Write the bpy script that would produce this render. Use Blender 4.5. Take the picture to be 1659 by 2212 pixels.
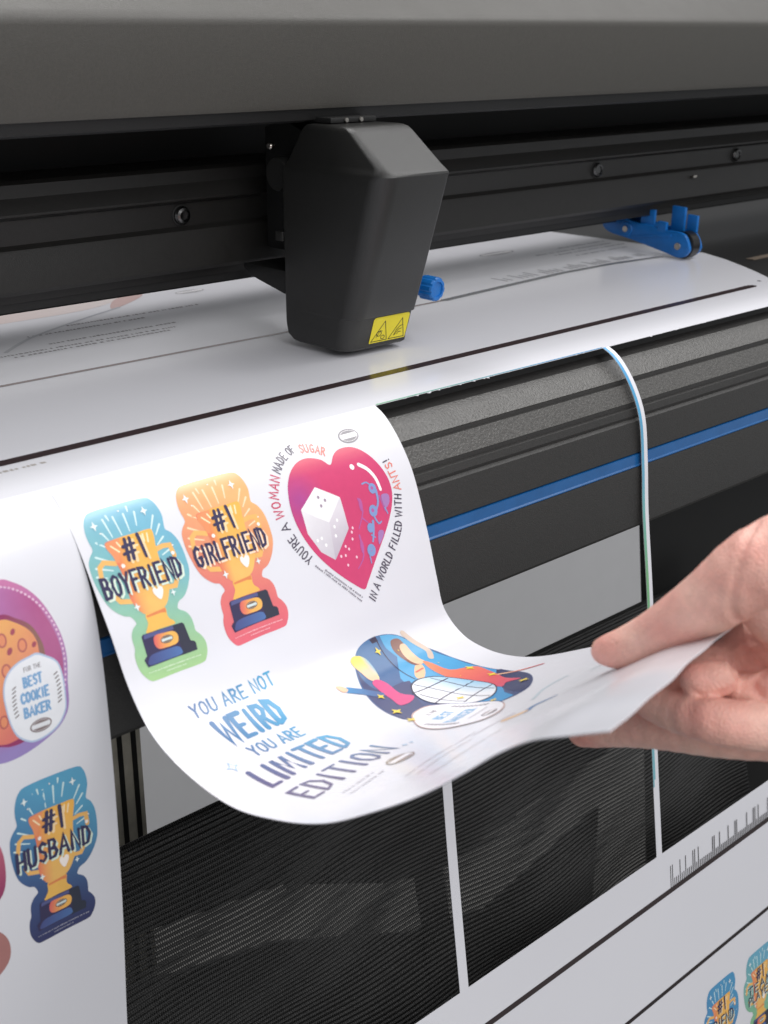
import bpy, bmesh, math, random
import numpy as np
from mathutils import Vector, Matrix
from mathutils.geometry import tessellate_polygon
random.seed(7)
scene = bpy.context.scene
for o in list(bpy.data.objects): bpy.data.objects.remove(o)
COL = scene.collection

# ------------------------------------------------------------------ camera
cam = bpy.data.cameras.new('camera'); cam_o = bpy.data.objects.new('camera', cam); COL.objects.link(cam_o)
cam_o.location = (-.38997, -.44055, .14267)
cam_o.rotation_euler = Vector((.64295, .68279, -.34701)).to_track_quat('-Z', 'Y').to_euler()
cam.sensor_fit = 'HORIZONTAL'; cam.sensor_width = 36; cam.lens = 36*2800/1659
cam.clip_start = .01; cam.clip_end = 20
cam.dof.use_dof = True; cam.dof.focus_distance = .58; cam.dof.aperture_fstop = 26
scene.camera = cam_o

# ------------------------------------------------------------------ room light: soft surround, ceiling panels, added fill panels
world = bpy.data.worlds.new('World'); scene.world = world; world.use_nodes = True
world.node_tree.nodes['Background'].inputs[0].default_value = (.95, .97, 1, 1)
world.node_tree.nodes['Background'].inputs[1].default_value = .42
def area(name, loc, target, sx, sy, power, colour=(1, .985, .975)):
    l = bpy.data.lights.new(name, 'AREA'); l.shape = 'RECTANGLE'; l.size = sx; l.size_y = sy; l.energy = power; l.color = colour
    o = bpy.data.objects.new(name, l); COL.objects.link(o); o.location = loc
    o.rotation_euler = (Vector(target)-Vector(loc)).to_track_quat('-Z', 'Y').to_euler()
    return o
area('ceiling_or_fill_light', (.46, -.70, 1.17), (-.15, -.07, 0), .85, .13, 6.0)
area('ceiling_or_fill_light', (1.15, -.15, 1.40), (.03, -.01, .09), 1.4, 1.1, 11.5)
area('ceiling_or_fill_light', (-.35, -1.55, .95), (0, -.1, -.2), 1.4, 1.0, 14.5)  # added fill panel, low in front, to brighten the upright sheets
area('ceiling_or_fill_light', (.25, .62, 1.3), (.2, .85, -.2), 1.2, .3, 17)  # added unseen panel behind the cutter to brighten the wall
scene.view_settings.view_transform = 'Standard'; scene.view_settings.look = 'None'
scene.view_settings.gamma = 1; scene.view_settings.exposure = .06

# ------------------------------------------------------------------ materials
def lin(c):
    return tuple(((x/255/12.92) if x/255 <= .04045 else ((x/255+.055)/1.055)**2.4) for x in c)
def mat(name, rgb, rough=.5, metal=0., spec=.5, bump=None, vary=0., vscale=40., sss=0., coat=0., attr=None, rvary=0.):
    m = bpy.data.materials.new(name); m.use_nodes = True
    nt = m.node_tree; N = nt.nodes; K = nt.links; b = N['Principled BSDF']
    b.inputs['Base Color'].default_value = (*lin(rgb), 1); b.inputs['Roughness'].default_value = rough
    b.inputs['Metallic'].default_value = metal; b.inputs['Specular IOR Level'].default_value = spec
    b.inputs['Coat Weight'].default_value = coat; b.inputs['Coat Roughness'].default_value = .12
    tc = N.new('ShaderNodeTexCoord')
    if attr:
        a = N.new('ShaderNodeVertexColor'); a.layer_name = attr; K.new(a.outputs['Color'], b.inputs['Base Color'])
    if vary:
        n = N.new('ShaderNodeTexNoise'); n.inputs['Scale'].default_value = vscale; n.inputs['Detail'].default_value = 6
        K.new(tc.outputs['Object'], n.inputs['Vector'])
        r = N.new('ShaderNodeMapRange'); r.inputs['From Min'].default_value = .25; r.inputs['From Max'].default_value = .75
        r.inputs['To Min'].default_value = 1-vary; r.inputs['To Max'].default_value = 1+vary
        K.new(n.outputs['Fac'], r.inputs['Value'])
        h = N.new('ShaderNodeMix'); h.data_type = 'RGBA'; h.blend_type = 'MULTIPLY'; h.inputs['Factor'].default_value = 1
        h.inputs['A'].default_value = (*lin(rgb), 1)
        if attr: K.new(a.outputs['Color'], h.inputs['A'])
        K.new(r.outputs['Result'], h.inputs['B']); K.new(h.outputs['Result'], b.inputs['Base Color'])
    if rvary:
        n2 = N.new('ShaderNodeTexNoise'); n2.inputs['Scale'].default_value = 60; n2.inputs['Detail'].default_value = 5
        K.new(tc.outputs['Object'], n2.inputs['Vector'])
        r2 = N.new('ShaderNodeMapRange'); r2.inputs['To Min'].default_value = max(rough-rvary, .02); r2.inputs['To Max'].default_value = rough+rvary
        K.new(n2.outputs['Fac'], r2.inputs['Value']); K.new(r2.outputs['Result'], b.inputs['Roughness'])
    if bump:
        n3 = N.new('ShaderNodeTexNoise'); n3.inputs['Scale'].default_value = bump[0]; n3.inputs['Detail'].default_value = 3
        K.new(tc.outputs['Object'], n3.inputs['Vector'])
        bp = N.new('ShaderNodeBump'); bp.inputs['Strength'].default_value = bump[1]; bp.inputs['Distance'].default_value = .0004
        K.new(n3.outputs['Fac'], bp.inputs['Height']); K.new(bp.outputs['Normal'], b.inputs['Normal'])
    if sss:
        b.inputs['Subsurface Weight'].default_value = sss; b.inputs['Subsurface Radius'].default_value = (1, .35, .2)
        b.inputs['Subsurface Scale'].default_value = .004
    return m
M = dict(
    vinyl=mat('white vinyl', (222, 222, 228), .20, spec=.5, bump=(30, .05), vary=.012, vscale=12),
    ink=mat('printed ink', (255, 255, 255), .22, spec=.5, attr='ink', vary=.03, vscale=300),
    cover=mat('grey powder coat', (64, 62, 58), .46, bump=(2600, .35), vary=.10, vscale=900, rvary=.05),
    lip=mat('black rubber lip', (18, 18, 18), .55, bump=(900, .2)),
    rail=mat('black anodised rail', (31, 30, 29), .38, spec=.4, bump=(2200, .25), vary=.14, vscale=500, rvary=.06),
    inner=mat('black inner plate', (14, 14, 14), .7, vary=.2),
    head=mat('black moulded plastic', (32, 32, 31), .33, spec=.6, bump=(3200, .4), vary=.10, vscale=1200, rvary=.04),
    apron=mat('black textured apron', (44, 43, 42), .50, bump=(1500, .5), vary=.14, vscale=700, rvary=.08),
    grip=mat('grey gritty band', (84, 83, 81), .36, bump=(950, 1.0), vary=.3, vscale=900, rvary=.1),
    blue_strip=mat('blue cutting strip', (26, 88, 146), .28, spec=.6, bump=(400, .15), vary=.1, vscale=90),
    silver=mat('bare metal', (190, 185, 178), .25, metal=1, bump=(800, .1)),
    dark_metal=mat('dark metal', (95, 95, 95), .25, metal=1),
    blue=mat('blue plastic', (20, 104, 180), .36, bump=(1500, .2), vary=.10, vscale=300),
    rubber=mat('black rubber', (22, 22, 24), .35, bump=(1200, .2)),
    yellow=mat('yellow label', (222, 206, 30), .35, vary=.04, vscale=200),
    black_ink=mat('black label ink', (32, 30, 14), .4),
    leg=mat('grey aluminium leg', (196, 192, 178), .45, bump=(900, .2), vary=.15, vscale=120),
    wall=mat('pale grey wall', (214, 214, 216), .8, bump=(500, .2), vary=.02, vscale=20),
    floor=mat('dull grey floor', (104, 103, 100), .6, bump=(60, .2), vary=.12, vscale=30),
    nail=mat('nail', (232, 190, 172), .28, sss=.1),
    tan=mat('tan strip', (110, 98, 86), .5, vary=.1),
)
def skin_material():
    m = mat('skin', (214, 160, 138), .46, spec=.45, sss=.2, attr='tone', vary=.09, vscale=260)
    nt = m.node_tree; N = nt.nodes; K = nt.links; b = N['Principled BSDF']
    tc = N.new('ShaderNodeTexCoord')
    v = N.new('ShaderNodeTexVoronoi'); v.inputs['Scale'].default_value = 1300; K.new(tc.outputs['Object'], v.inputs['Vector'])
    n = N.new('ShaderNodeTexNoise'); n.inputs['Scale'].default_value = 220; n.inputs['Detail'].default_value = 8; K.new(tc.outputs['Object'], n.inputs['Vector'])
    ad = N.new('ShaderNodeMath'); ad.operation = 'ADD'; K.new(v.outputs['Distance'], ad.inputs[0]); K.new(n.outputs['Fac'], ad.inputs[1])
    bp = N.new('ShaderNodeBump'); bp.inputs['Strength'].default_value = .5; bp.inputs['Distance'].default_value = .0005
    K.new(ad.outputs['Value'], bp.inputs['Height']); K.new(bp.outputs['Normal'], b.inputs['Normal'])
    return m
M['skin'] = skin_material()
def fabric_material():
    m = mat('black woven mesh', (34, 34, 33), .42, spec=.55)
    nt = m.node_tree; N = nt.nodes; K = nt.links; b = N['Principled BSDF']
    tc = N.new('ShaderNodeTexCoord')
    w = N.new('ShaderNodeTexWave'); w.bands_direction = 'X'; w.inputs['Scale'].default_value = 300; w.inputs['Distortion'].default_value = 1.2
    w.inputs['Detail'].default_value = 2; w.inputs['Detail Scale'].default_value = 4
    K.new(tc.outputs['Object'], w.inputs['Vector'])
    bp = N.new('ShaderNodeBump'); bp.inputs['Strength'].default_value = .9; bp.inputs['Distance'].default_value = .0005
    K.new(w.outputs['Fac'], bp.inputs['Height']); K.new(bp.outputs['Normal'], b.inputs['Normal'])
    at = N.new('ShaderNodeAttribute'); at.attribute_name = 'valley'      # open weave: holes between the ribs
    h1 = N.new('ShaderNodeMath'); h1.operation = 'GREATER_THAN'; h1.inputs[1].default_value = .60; K.new(at.outputs['Fac'], h1.inputs[0])
    h2 = N.new('ShaderNodeMath'); h2.operation = 'GREATER_THAN'; h2.inputs[1].default_value = .5; K.new(w.outputs['Fac'], h2.inputs[0])
    h3 = N.new('ShaderNodeMath'); h3.operation = 'MULTIPLY'; K.new(h1.outputs[0], h3.inputs[0]); K.new(h2.outputs[0], h3.inputs[1])
    tr = N.new('ShaderNodeBsdfTransparent'); mx = N.new('ShaderNodeMixShader'); K.new(h3.outputs[0], mx.inputs['Fac']); K.new(b.outputs[0], mx.inputs[1]); K.new(tr.outputs[0], mx.inputs[2])
    K.new(mx.outputs[0], N['Material Output'].inputs['Surface'])
    r = N.new('ShaderNodeValToRGB'); r.color_ramp.elements[0].color = (.005, .005, .005, 1); r.color_ramp.elements[1].color = (.034, .034, .033, 1)
    K.new(w.outputs['Fac'], r.inputs['Fac']); K.new(r.outputs['Color'], b.inputs['Base Color'])
    return m
M['fabric'] = fabric_material()

# ------------------------------------------------------------------ builders
def tag(o, label=None, cat=None, group=None, kind=None):
    if label: o['label'] = label
    if cat: o['category'] = cat
    if group: o['group'] = group
    if kind: o['kind'] = kind
    return o
def empty(name, loc=(0, 0, 0)):
    o = bpy.data.objects.new(name, None); o.empty_display_size = .02; COL.objects.link(o); o.location = loc
    return o
def link(name, me, m, parent=None, sharp=35):
    o = bpy.data.objects.new(name, me); COL.objects.link(o)
    if m is not None: me.materials.append(M[m] if isinstance(m, str) else m)
    if parent is not None:
        o.parent = parent
        o.matrix_parent_inverse = parent.matrix_basis.inverted()
    for p in me.polygons: p.use_smooth = True
    me.set_sharp_from_angle(angle=math.radians(sharp))
    return o
def from_bm(name, bm, m, parent=None, sharp=35, recalc=True):
    if recalc: bmesh.ops.recalc_face_normals(bm, faces=bm.faces)
    me = bpy.data.meshes.new(name); bm.to_mesh(me); bm.free()
    return link(name, me, m, parent, sharp)
def mm(p): return tuple(.001*c for c in p)
def prism_x(name, prof, x0, x1, m, parent, sharp=25, seg=1, close=True):
    """outline in (Y, Z) mm drawn out along X"""
    bm = bmesh.new(); rows = []
    for k in range(seg+1):
        x = x0+(x1-x0)*k/seg
        rows.append([bm.verts.new(mm((x, y, z))) for y, z in prof])
    n = len(prof)
    for a, b in zip(rows, rows[1:]):
        for i in range(n if close else n-1): bm.faces.new((a[i], a[(i+1) % n], b[(i+1) % n], b[i]))
    if close: bm.faces.new(rows[0]); bm.faces.new(rows[-1])
    return from_bm(name, bm, m, parent, sharp)
def prism(name, pts, axis, a0, a1, m, parent, bev=0., sharp=30, seg=2):
    """closed outline drawn out along axis 0, 1 or 2 (mm); the outline gives the other two coordinates in order"""
    bm = bmesh.new()
    def P(p, t):
        q = list(p); q.insert(axis, t); return bm.verts.new(mm(q))
    A = [P(p, a0) for p in pts]; B = [P(p, a1) for p in pts]; n = len(pts)
    bm.faces.new(A); bm.faces.new(B)
    for i in range(n): bm.faces.new((A[i], A[(i+1) % n], B[(i+1) % n], B[i]))
    bmesh.ops.recalc_face_normals(bm, faces=bm.faces)
    if bev: bmesh.ops.bevel(bm, geom=list(bm.edges), offset=bev*.001, segments=seg, profile=.6, affect='EDGES', clamp_overlap=True)
    return from_bm(name, bm, m, parent, sharp)
def box(name, x, y, z, m, parent, bev=.4): return prism(name, [(x[0], y[0]), (x[1], y[0]), (x[1], y[1]), (x[0], y[1])], 2, z[0], z[1], m, parent, bev)
def lathe(name, prof, centre, axis, m, parent, n=32, sharp=30, groove=None):
    """(distance along axis, radius) mm, turned round an axis through centre"""
    ax = Vector(axis).normalized(); e1 = ax.orthogonal().normalized(); e2 = ax.cross(e1); c = Vector(centre)
    bm = bmesh.new(); rings = []
    for t, r in prof:
        ring = []
        for k in range(n):
            a = 2*math.pi*k/n; rr = r*(1-(groove if groove and r > 1 and k % 4 == 0 else 0))
            ring.append(bm.verts.new((c+ax*t+(e1*math.cos(a)+e2*math.sin(a))*rr)*.001))
        rings.append(ring)
    for a, b in zip(rings, rings[1:]):
        for k in range(n): bm.faces.new((a[k], a[(k+1) % n], b[(k+1) % n], b[k]))
    bm.faces.new(rings[0]); bm.faces.new(rings[-1])
    return from_bm(name, bm, m, parent, sharp)
def grid_sheet(name, S, us, vs, m, parent, thick=.22, keep=None, warp=None):
    """a sheet with real thickness over the surface S"""
    bm = bmesh.new(); U, V = np.meshgrid(us, vs); U = U.ravel().astype(float); V = V.ravel().astype(float)
    if warp: U, V = warp(U, V)
    top = [bm.verts.new(p) for p in S.many(U, V, np.zeros(len(U)))]
    bot = [bm.verts.new(p) for p in S.many(U, V, np.full(len(U), -thick))]
    w = len(us); edge = {}
    def quad(a, b, c, d):
        bm.faces.new((top[a], top[b], top[c], top[d])); bm.faces.new((bot[d], bot[c], bot[b], bot[a]))
        for p, q in ((a, b), (b, c), (c, d), (d, a)):
            if (q, p) in edge: del edge[(q, p)]
            else: edge[(p, q)] = 1
    for j in range(len(vs)-1):
        for i in range(w-1):
            a = j*w+i; quad(a+w, a+w+1, a+1, a)
    for p, q in edge: bm.faces.new((top[q], top[p], bot[p], bot[q]))
    return from_bm(name, bm, m, parent, 40, recalc=True)

# ---- sheet surfaces: every printed sheet is a map (u = mm across, v = mm along the feed) -> metres
def crom(pts, n=12):
    p = np.array(pts, float); p = np.vstack([2*p[0]-p[1], p, 2*p[-1]-p[-2]])
    out = []
    for i in range(1, len(p)-2):
        for t in np.linspace(0, 1, n, endpoint=False):
            a, b, c, d = p[i-1], p[i], p[i+1], p[i+2]
            t0 = 0; t1 = np.linalg.norm(b-a)**.5; t2 = t1+np.linalg.norm(c-b)**.5; t3 = t2+np.linalg.norm(d-c)**.5
            q = t1+(t2-t1)*t
            A1 = (t1-q)/(t1-t0)*a+(q-t0)/(t1-t0)*b; A2 = (t2-q)/(t2-t1)*b+(q-t1)/(t2-t1)*c; A3 = (t3-q)/(t3-t2)*c+(q-t2)/(t3-t2)*d
            B1 = (t2-q)/(t2-t0)*A1+(q-t0)/(t2-t0)*A2; B2 = (t3-q)/(t3-t1)*A2+(q-t1)/(t3-t1)*A3
            out.append((t2-q)/(t2-t1)*B1+(q-t1)/(t2-t1)*B2)
    out.append(p[-2])
    return np.array(out)
class Curve3:
    def __init__(self, pts):
        self.p = crom(pts); d = np.linalg.norm(np.diff(self.p, axis=0), axis=1)
        self.s = np.concatenate([[0], np.cumsum(d)]); self.L = self.s[-1]
    def at(self, s):
        s = np.atleast_1d(np.asarray(s, float))
        i = np.clip(np.searchsorted(self.s, s)-1, 0, len(self.s)-2)
        t = ((s-self.s[i])/(self.s[i+1]-self.s[i]))[:, None]
        return self.p[i]*(1-t)+self.p[i+1]*t
class Ruled:
    """sheet stretched between a left and a right edge curve (points in mm); u runs 0..W across, v runs along the feed"""
    def __init__(self, left, right, W, wob=0.):
        self.l = Curve3(left); self.r = Curve3(right); self.W = W; self.L = self.l.L; self.wob = wob
    def raw(self, u, v):
        u = np.atleast_1d(np.asarray(u, float)); v = np.atleast_1d(np.asarray(v, float))
        k = (u/self.W)[:, None]; w = v
        if self.r.L < self.l.L-1: w = np.where(v > 200, 200+(v-200)*(self.r.L-200)/(self.l.L-200), v)
        P = self.l.at(v)*(1-k)+self.r.at(w)*k
        if self.wob:      # a sheet in the air is never quite even
            g = np.clip((v-20)/40, 0, 1)*self.wob
            P[:, 1] += g*(.6*np.sin(u*.085+v*.021+1)+.4*np.sin(u*.19-v*.035)); P[:, 2] += g*(.5*np.sin(u*.07-v*.05)+.3*np.sin(v*.13+u*.04))
        return P
    def nrm(self, u, v, e=1.2):
        u = np.atleast_1d(np.asarray(u, float)); v = np.atleast_1d(np.asarray(v, float))
        n = np.cross(self.raw(u, v+e)-self.raw(u, v-e), self.raw(u+e, v)-self.raw(u-e, v))
        return n/np.linalg.norm(n, axis=1)[:, None]
    def many(self, u, v, h):
        return (self.raw(u, v)+self.nrm(u, v)*np.atleast_1d(h)[:, None])*.001
def at_x(x, yz): return [(x, y, z) for y, z in yz]
ROLL = [(-63,-1.2),(-68,-3.6),(-74,-8.8),(-81,-18),(-87,-31),(-90.5,-53)]          # front edge of the cutter
STRIP = ROLL+[(-93,-77),(-99.8,-124),(-109,-200),(-118,-266)]
HANG = ROLL[:-1]+[(-90.8,-53),(-92,-85),(-90.5,-144),(-86.5,-212),(-84,-275)]
PEEL_L = [(-190.5,-63,-1.2),(-190.5,-68,-3.6),(-190.5,-74,-8.8),(-190.5,-81.2,-17.6),(-190.6,-86.5,-25.2),(-190.7,-92,-34),(-190.8,-98.1,-43.6),(-190.8,-107.1,-60),(-190.8,-119.2,-72.2),(-190.8,-136.8,-78.2),
  (-190.8,-161.1,-78.6),(-190.8,-183.8,-72.6),(-190.8,-204.7,-63.2),(-190.8,-223.8,-51.1),(-190.8,-241,-38),(-190.8,-256.7,-24.3),(-190.8,-268.1,-13.5),(-190.8,-277.6,-6),(-190.8,-289.1,0),(-190.8,-298.7,4.7)]
PEEL_R = [(-39.5,-63,-1.2),(-39.6,-67.9,-3.5),(-39.8,-73.6,-8),(-40,-80.2,-15.2),(-40,-86.4,-25),(-40,-95.1,-48),(-40,-100.8,-66.7),(-40,-105,-78.5),(-40,-115.6,-86.5),(-40,-128.4,-88.2),(-40,-143,-85.9),
  (-40,-159.2,-80.1),(-40,-182.6,-67.7),(-42,-207,-53),(-45,-231,-38),(-48,-250,-25)]
S_PEEL = Ruled(PEEL_L, PEEL_R, 151., .55)
S_HANG = Ruled(at_x(-345, HANG), at_x(-190.6, HANG), 154.4, .5)
S_PLATEN = Ruled(at_x(-345, [(262,0.),(100,0),(0,0),(-40,0),(-50,-.1),(-57,-.5),(-63,-1.2)]), at_x(345, [(262,0.),(100,0),(0,0),(-40,0),(-50,-.1),(-57,-.5),(-63,-1.2)]), 690.)
LOW = [(-118,-266),(-127,-335),(-136,-400),(-146,-470)]
S_LOW = Ruled(at_x(-190, LOW), at_x(400, LOW), 590.)

# ------------------------------------------------------------------ prints: flat shapes laid on a sheet, with colours of their own
def mixc(a, b, t): t = min(max(t, 0), 1); return tuple(a[i]*(1-t)+b[i]*t for i in range(3))
def grad(a, b, p0, p1):
    d = (p1[0]-p0[0], p1[1]-p0[1]); L = d[0]**2+d[1]**2
    return lambda u, v: mixc(a, b, ((u-p0[0])*d[0]+(v-p0[1])*d[1])/L)
def smooth(pts, n=5, closed=True):
    p = np.array(pts, float); out = []; N = len(p)
    for i in range(N if closed else N-1):
        a, b, c, d = (p[(i-1) % N], p[i], p[(i+1) % N], p[(i+2) % N]) if closed else (p[max(i-1, 0)], p[i], p[i+1], p[min(i+2, N-1)])
        for t in np.linspace(0, 1, n, endpoint=False):
            out.append(.5*((2*b)+(c-a)*t+(2*a-5*b+4*c-d)*t*t+(3*b-a-3*c+d)*t**3))
    if not closed: out.append(p[-1])
    return [tuple(q) for q in out]
def ellipse(c, a, b, n=24, rot=0.):
    return [(c[0]+a*math.cos(t)*math.cos(rot)-b*math.sin(t)*math.sin(rot), c[1]+a*math.cos(t)*math.sin(rot)+b*math.sin(t)*math.cos(rot)) for t in [2*math.pi*k/n for k in range(n)]]
def ribbon(pts, w, w2=None):
    """outline of a round-ended stroke"""
    p = [np.array(q, float) for q in pts]; n = len(p); w2 = w if w2 is None else w2
    L, R = [], []
    for i in range(n):
        d0 = p[i]-p[i-1] if i else p[1]-p[0]; d1 = p[i+1]-p[i] if i < n-1 else d0
        d0 = d0/(np.linalg.norm(d0)+1e-9); d1 = d1/(np.linalg.norm(d1)+1e-9); t = d0+d1; l = np.linalg.norm(t)
        t = d0 if l < .3 else t/l; k = max(abs(float(t@d0)), .45); nn = np.array([-t[1], t[0]])
        r = .5*(w+(w2-w)*i/(n-1))/k
        L.append(p[i]+nn*r); R.append(p[i]-nn*r)
    d = p[-1]-p[-2]; d = d/np.linalg.norm(d); e = p[0]-p[1]; e = e/np.linalg.norm(e)
    capB = [p[-1]+d*w2*.42+np.array([-d[1], d[0]])*w2*.25, p[-1]+d*w2*.42-np.array([-d[1], d[0]])*w2*.25]
    capA = [p[0]+e*w*.42+np.array([-e[1], e[0]])*w*.25, p[0]+e*w*.42-np.array([-e[1], e[0]])*w*.25]
    return [tuple(q) for q in L+capB+R[::-1]+capA]
def strip(pts, w, w2=None):
    """the same stroke as pairs of left and right points"""
    o = ribbon(pts, w, w2); n = len(pts)
    L, cb, R, ca = o[:n], o[n:n+2], o[n+2:2*n+2][::-1], o[2*n+2:]
    return [(ca[1], ca[0])]+list(zip(L, R))+[(cb[0], cb[1])]
G = {  # hand-lettered capitals, y up, one unit high
 'A': [[(0, 0), (.3, 1), (.6, 0)], [(.12, .36), (.5, .36)]], 'B': [[(.05, 0), (.05, 1), (.35, .97), (.46, .78), (.35, .56), (.08, .52)], [(.08, .52), (.42, .48), (.55, .26), (.4, .03), (.05, 0)]],
 'C': [[(.52, .84), (.36, 1), (.14, .88), (.04, .5), (.14, .1), (.36, 0), (.54, .16)]], 'D': [[(.05, 0), (.05, 1), (.34, .92), (.54, .55), (.4, .12), (.05, 0)]],
 'E': [[(.5, 1), (.05, 1), (.05, 0), (.52, 0)], [(.05, .52), (.42, .52)]], 'F': [[(.5, 1), (.05, 1), (.05, 0)], [(.05, .54), (.42, .54)]],
 'G': [[(.52, .86), (.34, 1), (.12, .86), (.04, .5), (.14, .1), (.36, 0), (.54, .14), (.54, .44), (.32, .44)]], 'H': [[(.05, 0), (.05, 1)], [(.55, 0), (.55, 1)], [(.05, .5), (.55, .5)]],
 'I': [[(.1, 0), (.1, 1)]], 'K': [[(.05, 0), (.05, 1)], [(.54, 1), (.08, .44), (.56, 0)]], 'L': [[(.05, 1), (.05, .02), (.48, .02)]], 'M': [[(.03, 0), (.1, 1), (.36, .3), (.62, 1), (.7, 0)]],
 'N': [[(.05, 0), (.05, 1), (.55, 0), (.55, 1)]], 'O': [[(.3, 1), (.1, .86), (.04, .5), (.12, .12), (.3, 0), (.5, .13), (.58, .5), (.5, .87), (.3, 1)]],
 'P': [[(.05, 0), (.05, 1), (.38, .96), (.5, .74), (.38, .5), (.06, .46)]], 'R': [[(.05, 0), (.05, 1), (.38, .96), (.5, .76), (.36, .54), (.07, .5)], [(.24, .5), (.54, 0)]],
 'S': [[(.5, .86), (.3, 1), (.09, .84), (.14, .6), (.44, .42), (.5, .18), (.28, 0), (.05, .14)]], 'T': [[(0, 1), (.56, 1)], [(.28, 1), (.28, 0)]], 'U': [[(.05, 1), (.05, .25), (.18, .02), (.42, .02), (.55, .25), (.55, 1)]],
 'V': [[(.02, 1), (.28, 0), (.56, 1)]], 'W': [[(.02, 1), (.18, 0), (.39, .75), (.6, 0), (.78, 1)]], 'Y': [[(.02, 1), (.28, .5), (.56, 1)], [(.28, .5), (.26, 0)]],
 '#': [[(.18, .05), (.3, .95)], [(.42, .05), (.54, .95)], [(.04, .34), (.62, .38)], [(.1, .64), (.68, .68)]], '1': [[(.1, 1), (.16, 0)]], '!': [[(.1, 1), (.1, .34)], [(.1, .08), (.1, .02)]], "'": [[(.06, 1), (.03, .74)]], ' ': [],
}
G['I'] = [[(.16, 0), (.16, 1)]]
ADV = {c: (max([p[0] for s in g for p in s] or [.26])+.2) for c, g in G.items()}
ADV['I'] = .5
class Art:
    def __init__(self, S, h0=.07): self.S = S; self.items = []; self.layer = 0.; self.h0 = h0
    def poly(self, pts, col, up=1.):
        self.layer += up; self.items.append((pts, col if callable(col) else (lambda u, v, c=col: c), self.layer, .04)); return self
    def line(self, pts, w, col, w2=None, up=.25):
        self.layer += up; self.items.append((strip(pts, w, w2), col if callable(col) else (lambda u, v, c=col: c), self.layer, 1)); return self
    def spark(self, c, r, col):
        return self.poly([(c[0]+(r if k % 2 == 0 else r*.42)*math.cos(math.pi/4*k), c[1]+(r*1.25 if k % 2 == 0 else r*.42)*math.sin(math.pi/4*k)) for k in range(8)], col, .3)
    def text(self, s, p0, p1, h, col, w=.16, off=(0, 0), slant=0.):
        """lettering on a straight baseline from p0 to p1, h mm high"""
        self.layer += .7
        tot = sum(ADV[c] for c in s)-.2; d = np.array(p1, float)-np.array(p0, float); ex = d/tot; e = d/np.linalg.norm(d); ey = np.array([e[1], -e[0]])*h
        x = 0.; k = 0
        for c in s:
            for st in G[c]:
                self.line([tuple(np.array(p0)+np.array(off)+ex*(x+q[0]+slant*q[1])+ey*q[1]) for q in st], w*h*(1+.12*math.sin(k*2.3)), col, w2=w*h*(.85+.1*math.cos(k)), up=.12 if k % 6 else -.55)
                k += 1
            x += ADV[c]
        self.layer += .8
        return self
    def path_text(self, s, path, h, cols, w=.15):
        C = Curve3([(p[0], p[1], 0) for p in path]) if len(path) > 2 else None
        def at(t):
            if C is None:
                a, b = np.array(path[0], float), np.array(path[1], float); q = a+(b-a)*t; d = b-a
            else:
                q = C.at(t*C.L)[0][:2]; d = (C.at(min(t+.02, 1)*C.L)-C.at(max(t-.02, 0)*C.L))[0][:2]
            return q, d/np.linalg.norm(d)
        L = C.L if C is not None else math.dist(*path)
        self.layer += .7
        tot = sum(ADV[c] for c in s)-.2; x = 0.; sx = L/tot; k = 0
        for i, c in enumerate(s):
            q, d = at((x+ADV[c]*.5-.1)/tot); ey = np.array([d[1], -d[0]])*h
            for st in G[c]:
                self.line([tuple(q+d*sx*(p[0]-(ADV[c]-.2)*.5)+ey*p[1]) for p in st], w*h, cols if callable(cols) or not isinstance(cols, list) else cols[i], up=.12 if k % 6 else -.55)
                k += 1
            x += ADV[c]
        self.layer += .8
        return self
    def smallprint(self, p0, p1, h, col, seed=1):
        r = random.Random(seed); a, b = np.array(p0, float), np.array(p1, float); L = np.linalg.norm(b-a); d = (b-a)/L; t = 0
        while t < L-.3:
            l = r.uniform(.35, 1.0)*h
            n = np.array([d[1], -d[0]])
            self.poly([tuple(a+d*t), tuple(a+d*(t+l)), tuple(a+d*(t+l)+n*h*r.uniform(.6, 1)), tuple(a+d*t+n*h*r.uniform(.6, 1))], col, 0)
            t += l+h*r.choice([.28, .28, .3, .8])
        self.layer += .5
        return self
    def build(self, name, parent, du=3., dv=2.):
        bm = bmesh.new()
        for i, (pts, col, lay, step) in enumerate(self.items):
            if step == 1:
                prev = None
                for l, r in pts:
                    cur = (bm.verts.new((l[0], l[1], lay)), bm.verts.new((r[0], r[1], lay)))
                    if prev:
                        q = (prev[0], prev[1], cur[1], cur[0]); ar = sum(q[k].co.x*q[(k+1) % 4].co.y-q[(k+1) % 4].co.x*q[k].co.y for k in range(4))
                        bm.faces.new(q if ar < 0 else q[::-1]).material_index = i
                    prev = cur
                continue
            vs = [bm.verts.new((p[0], p[1], lay)) for p in pts]
            for t in tessellate_polygon([[Vector((p[0], p[1], 0)) for p in pts]]):
                a, b, c = (pts[k] for k in t)
                ar = (b[0]-a[0])*(c[1]-a[1])-(b[1]-a[1])*(c[0]-a[0])
                if abs(ar) < 1e-7: continue
                try: f = bm.faces.new([vs[k] for k in (t if ar < 0 else t[::-1])])
                except ValueError: continue
                f.material_index = i
        us = [v.co.x for v in bm.verts]; ws = [v.co.y for v in bm.verts]
        for ax, lo, hi, st in ((1, min(ws), max(ws), dv), (0, min(us), max(us), du)):
            t = math.floor(lo/st)*st+st
            while t < hi:
                co = (0, t, 0) if ax else (t, 0, 0); no = (0, 1, 0) if ax else (1, 0, 0)
                bmesh.ops.bisect_plane(bm, geom=bm.verts[:]+bm.edges[:]+bm.faces[:], dist=1e-6, plane_co=co, plane_no=no); t += st
        bmesh.ops.triangulate(bm, faces=bm.faces[:])
        bm.verts.ensure_lookup_table(); bm.verts.index_update()
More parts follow.
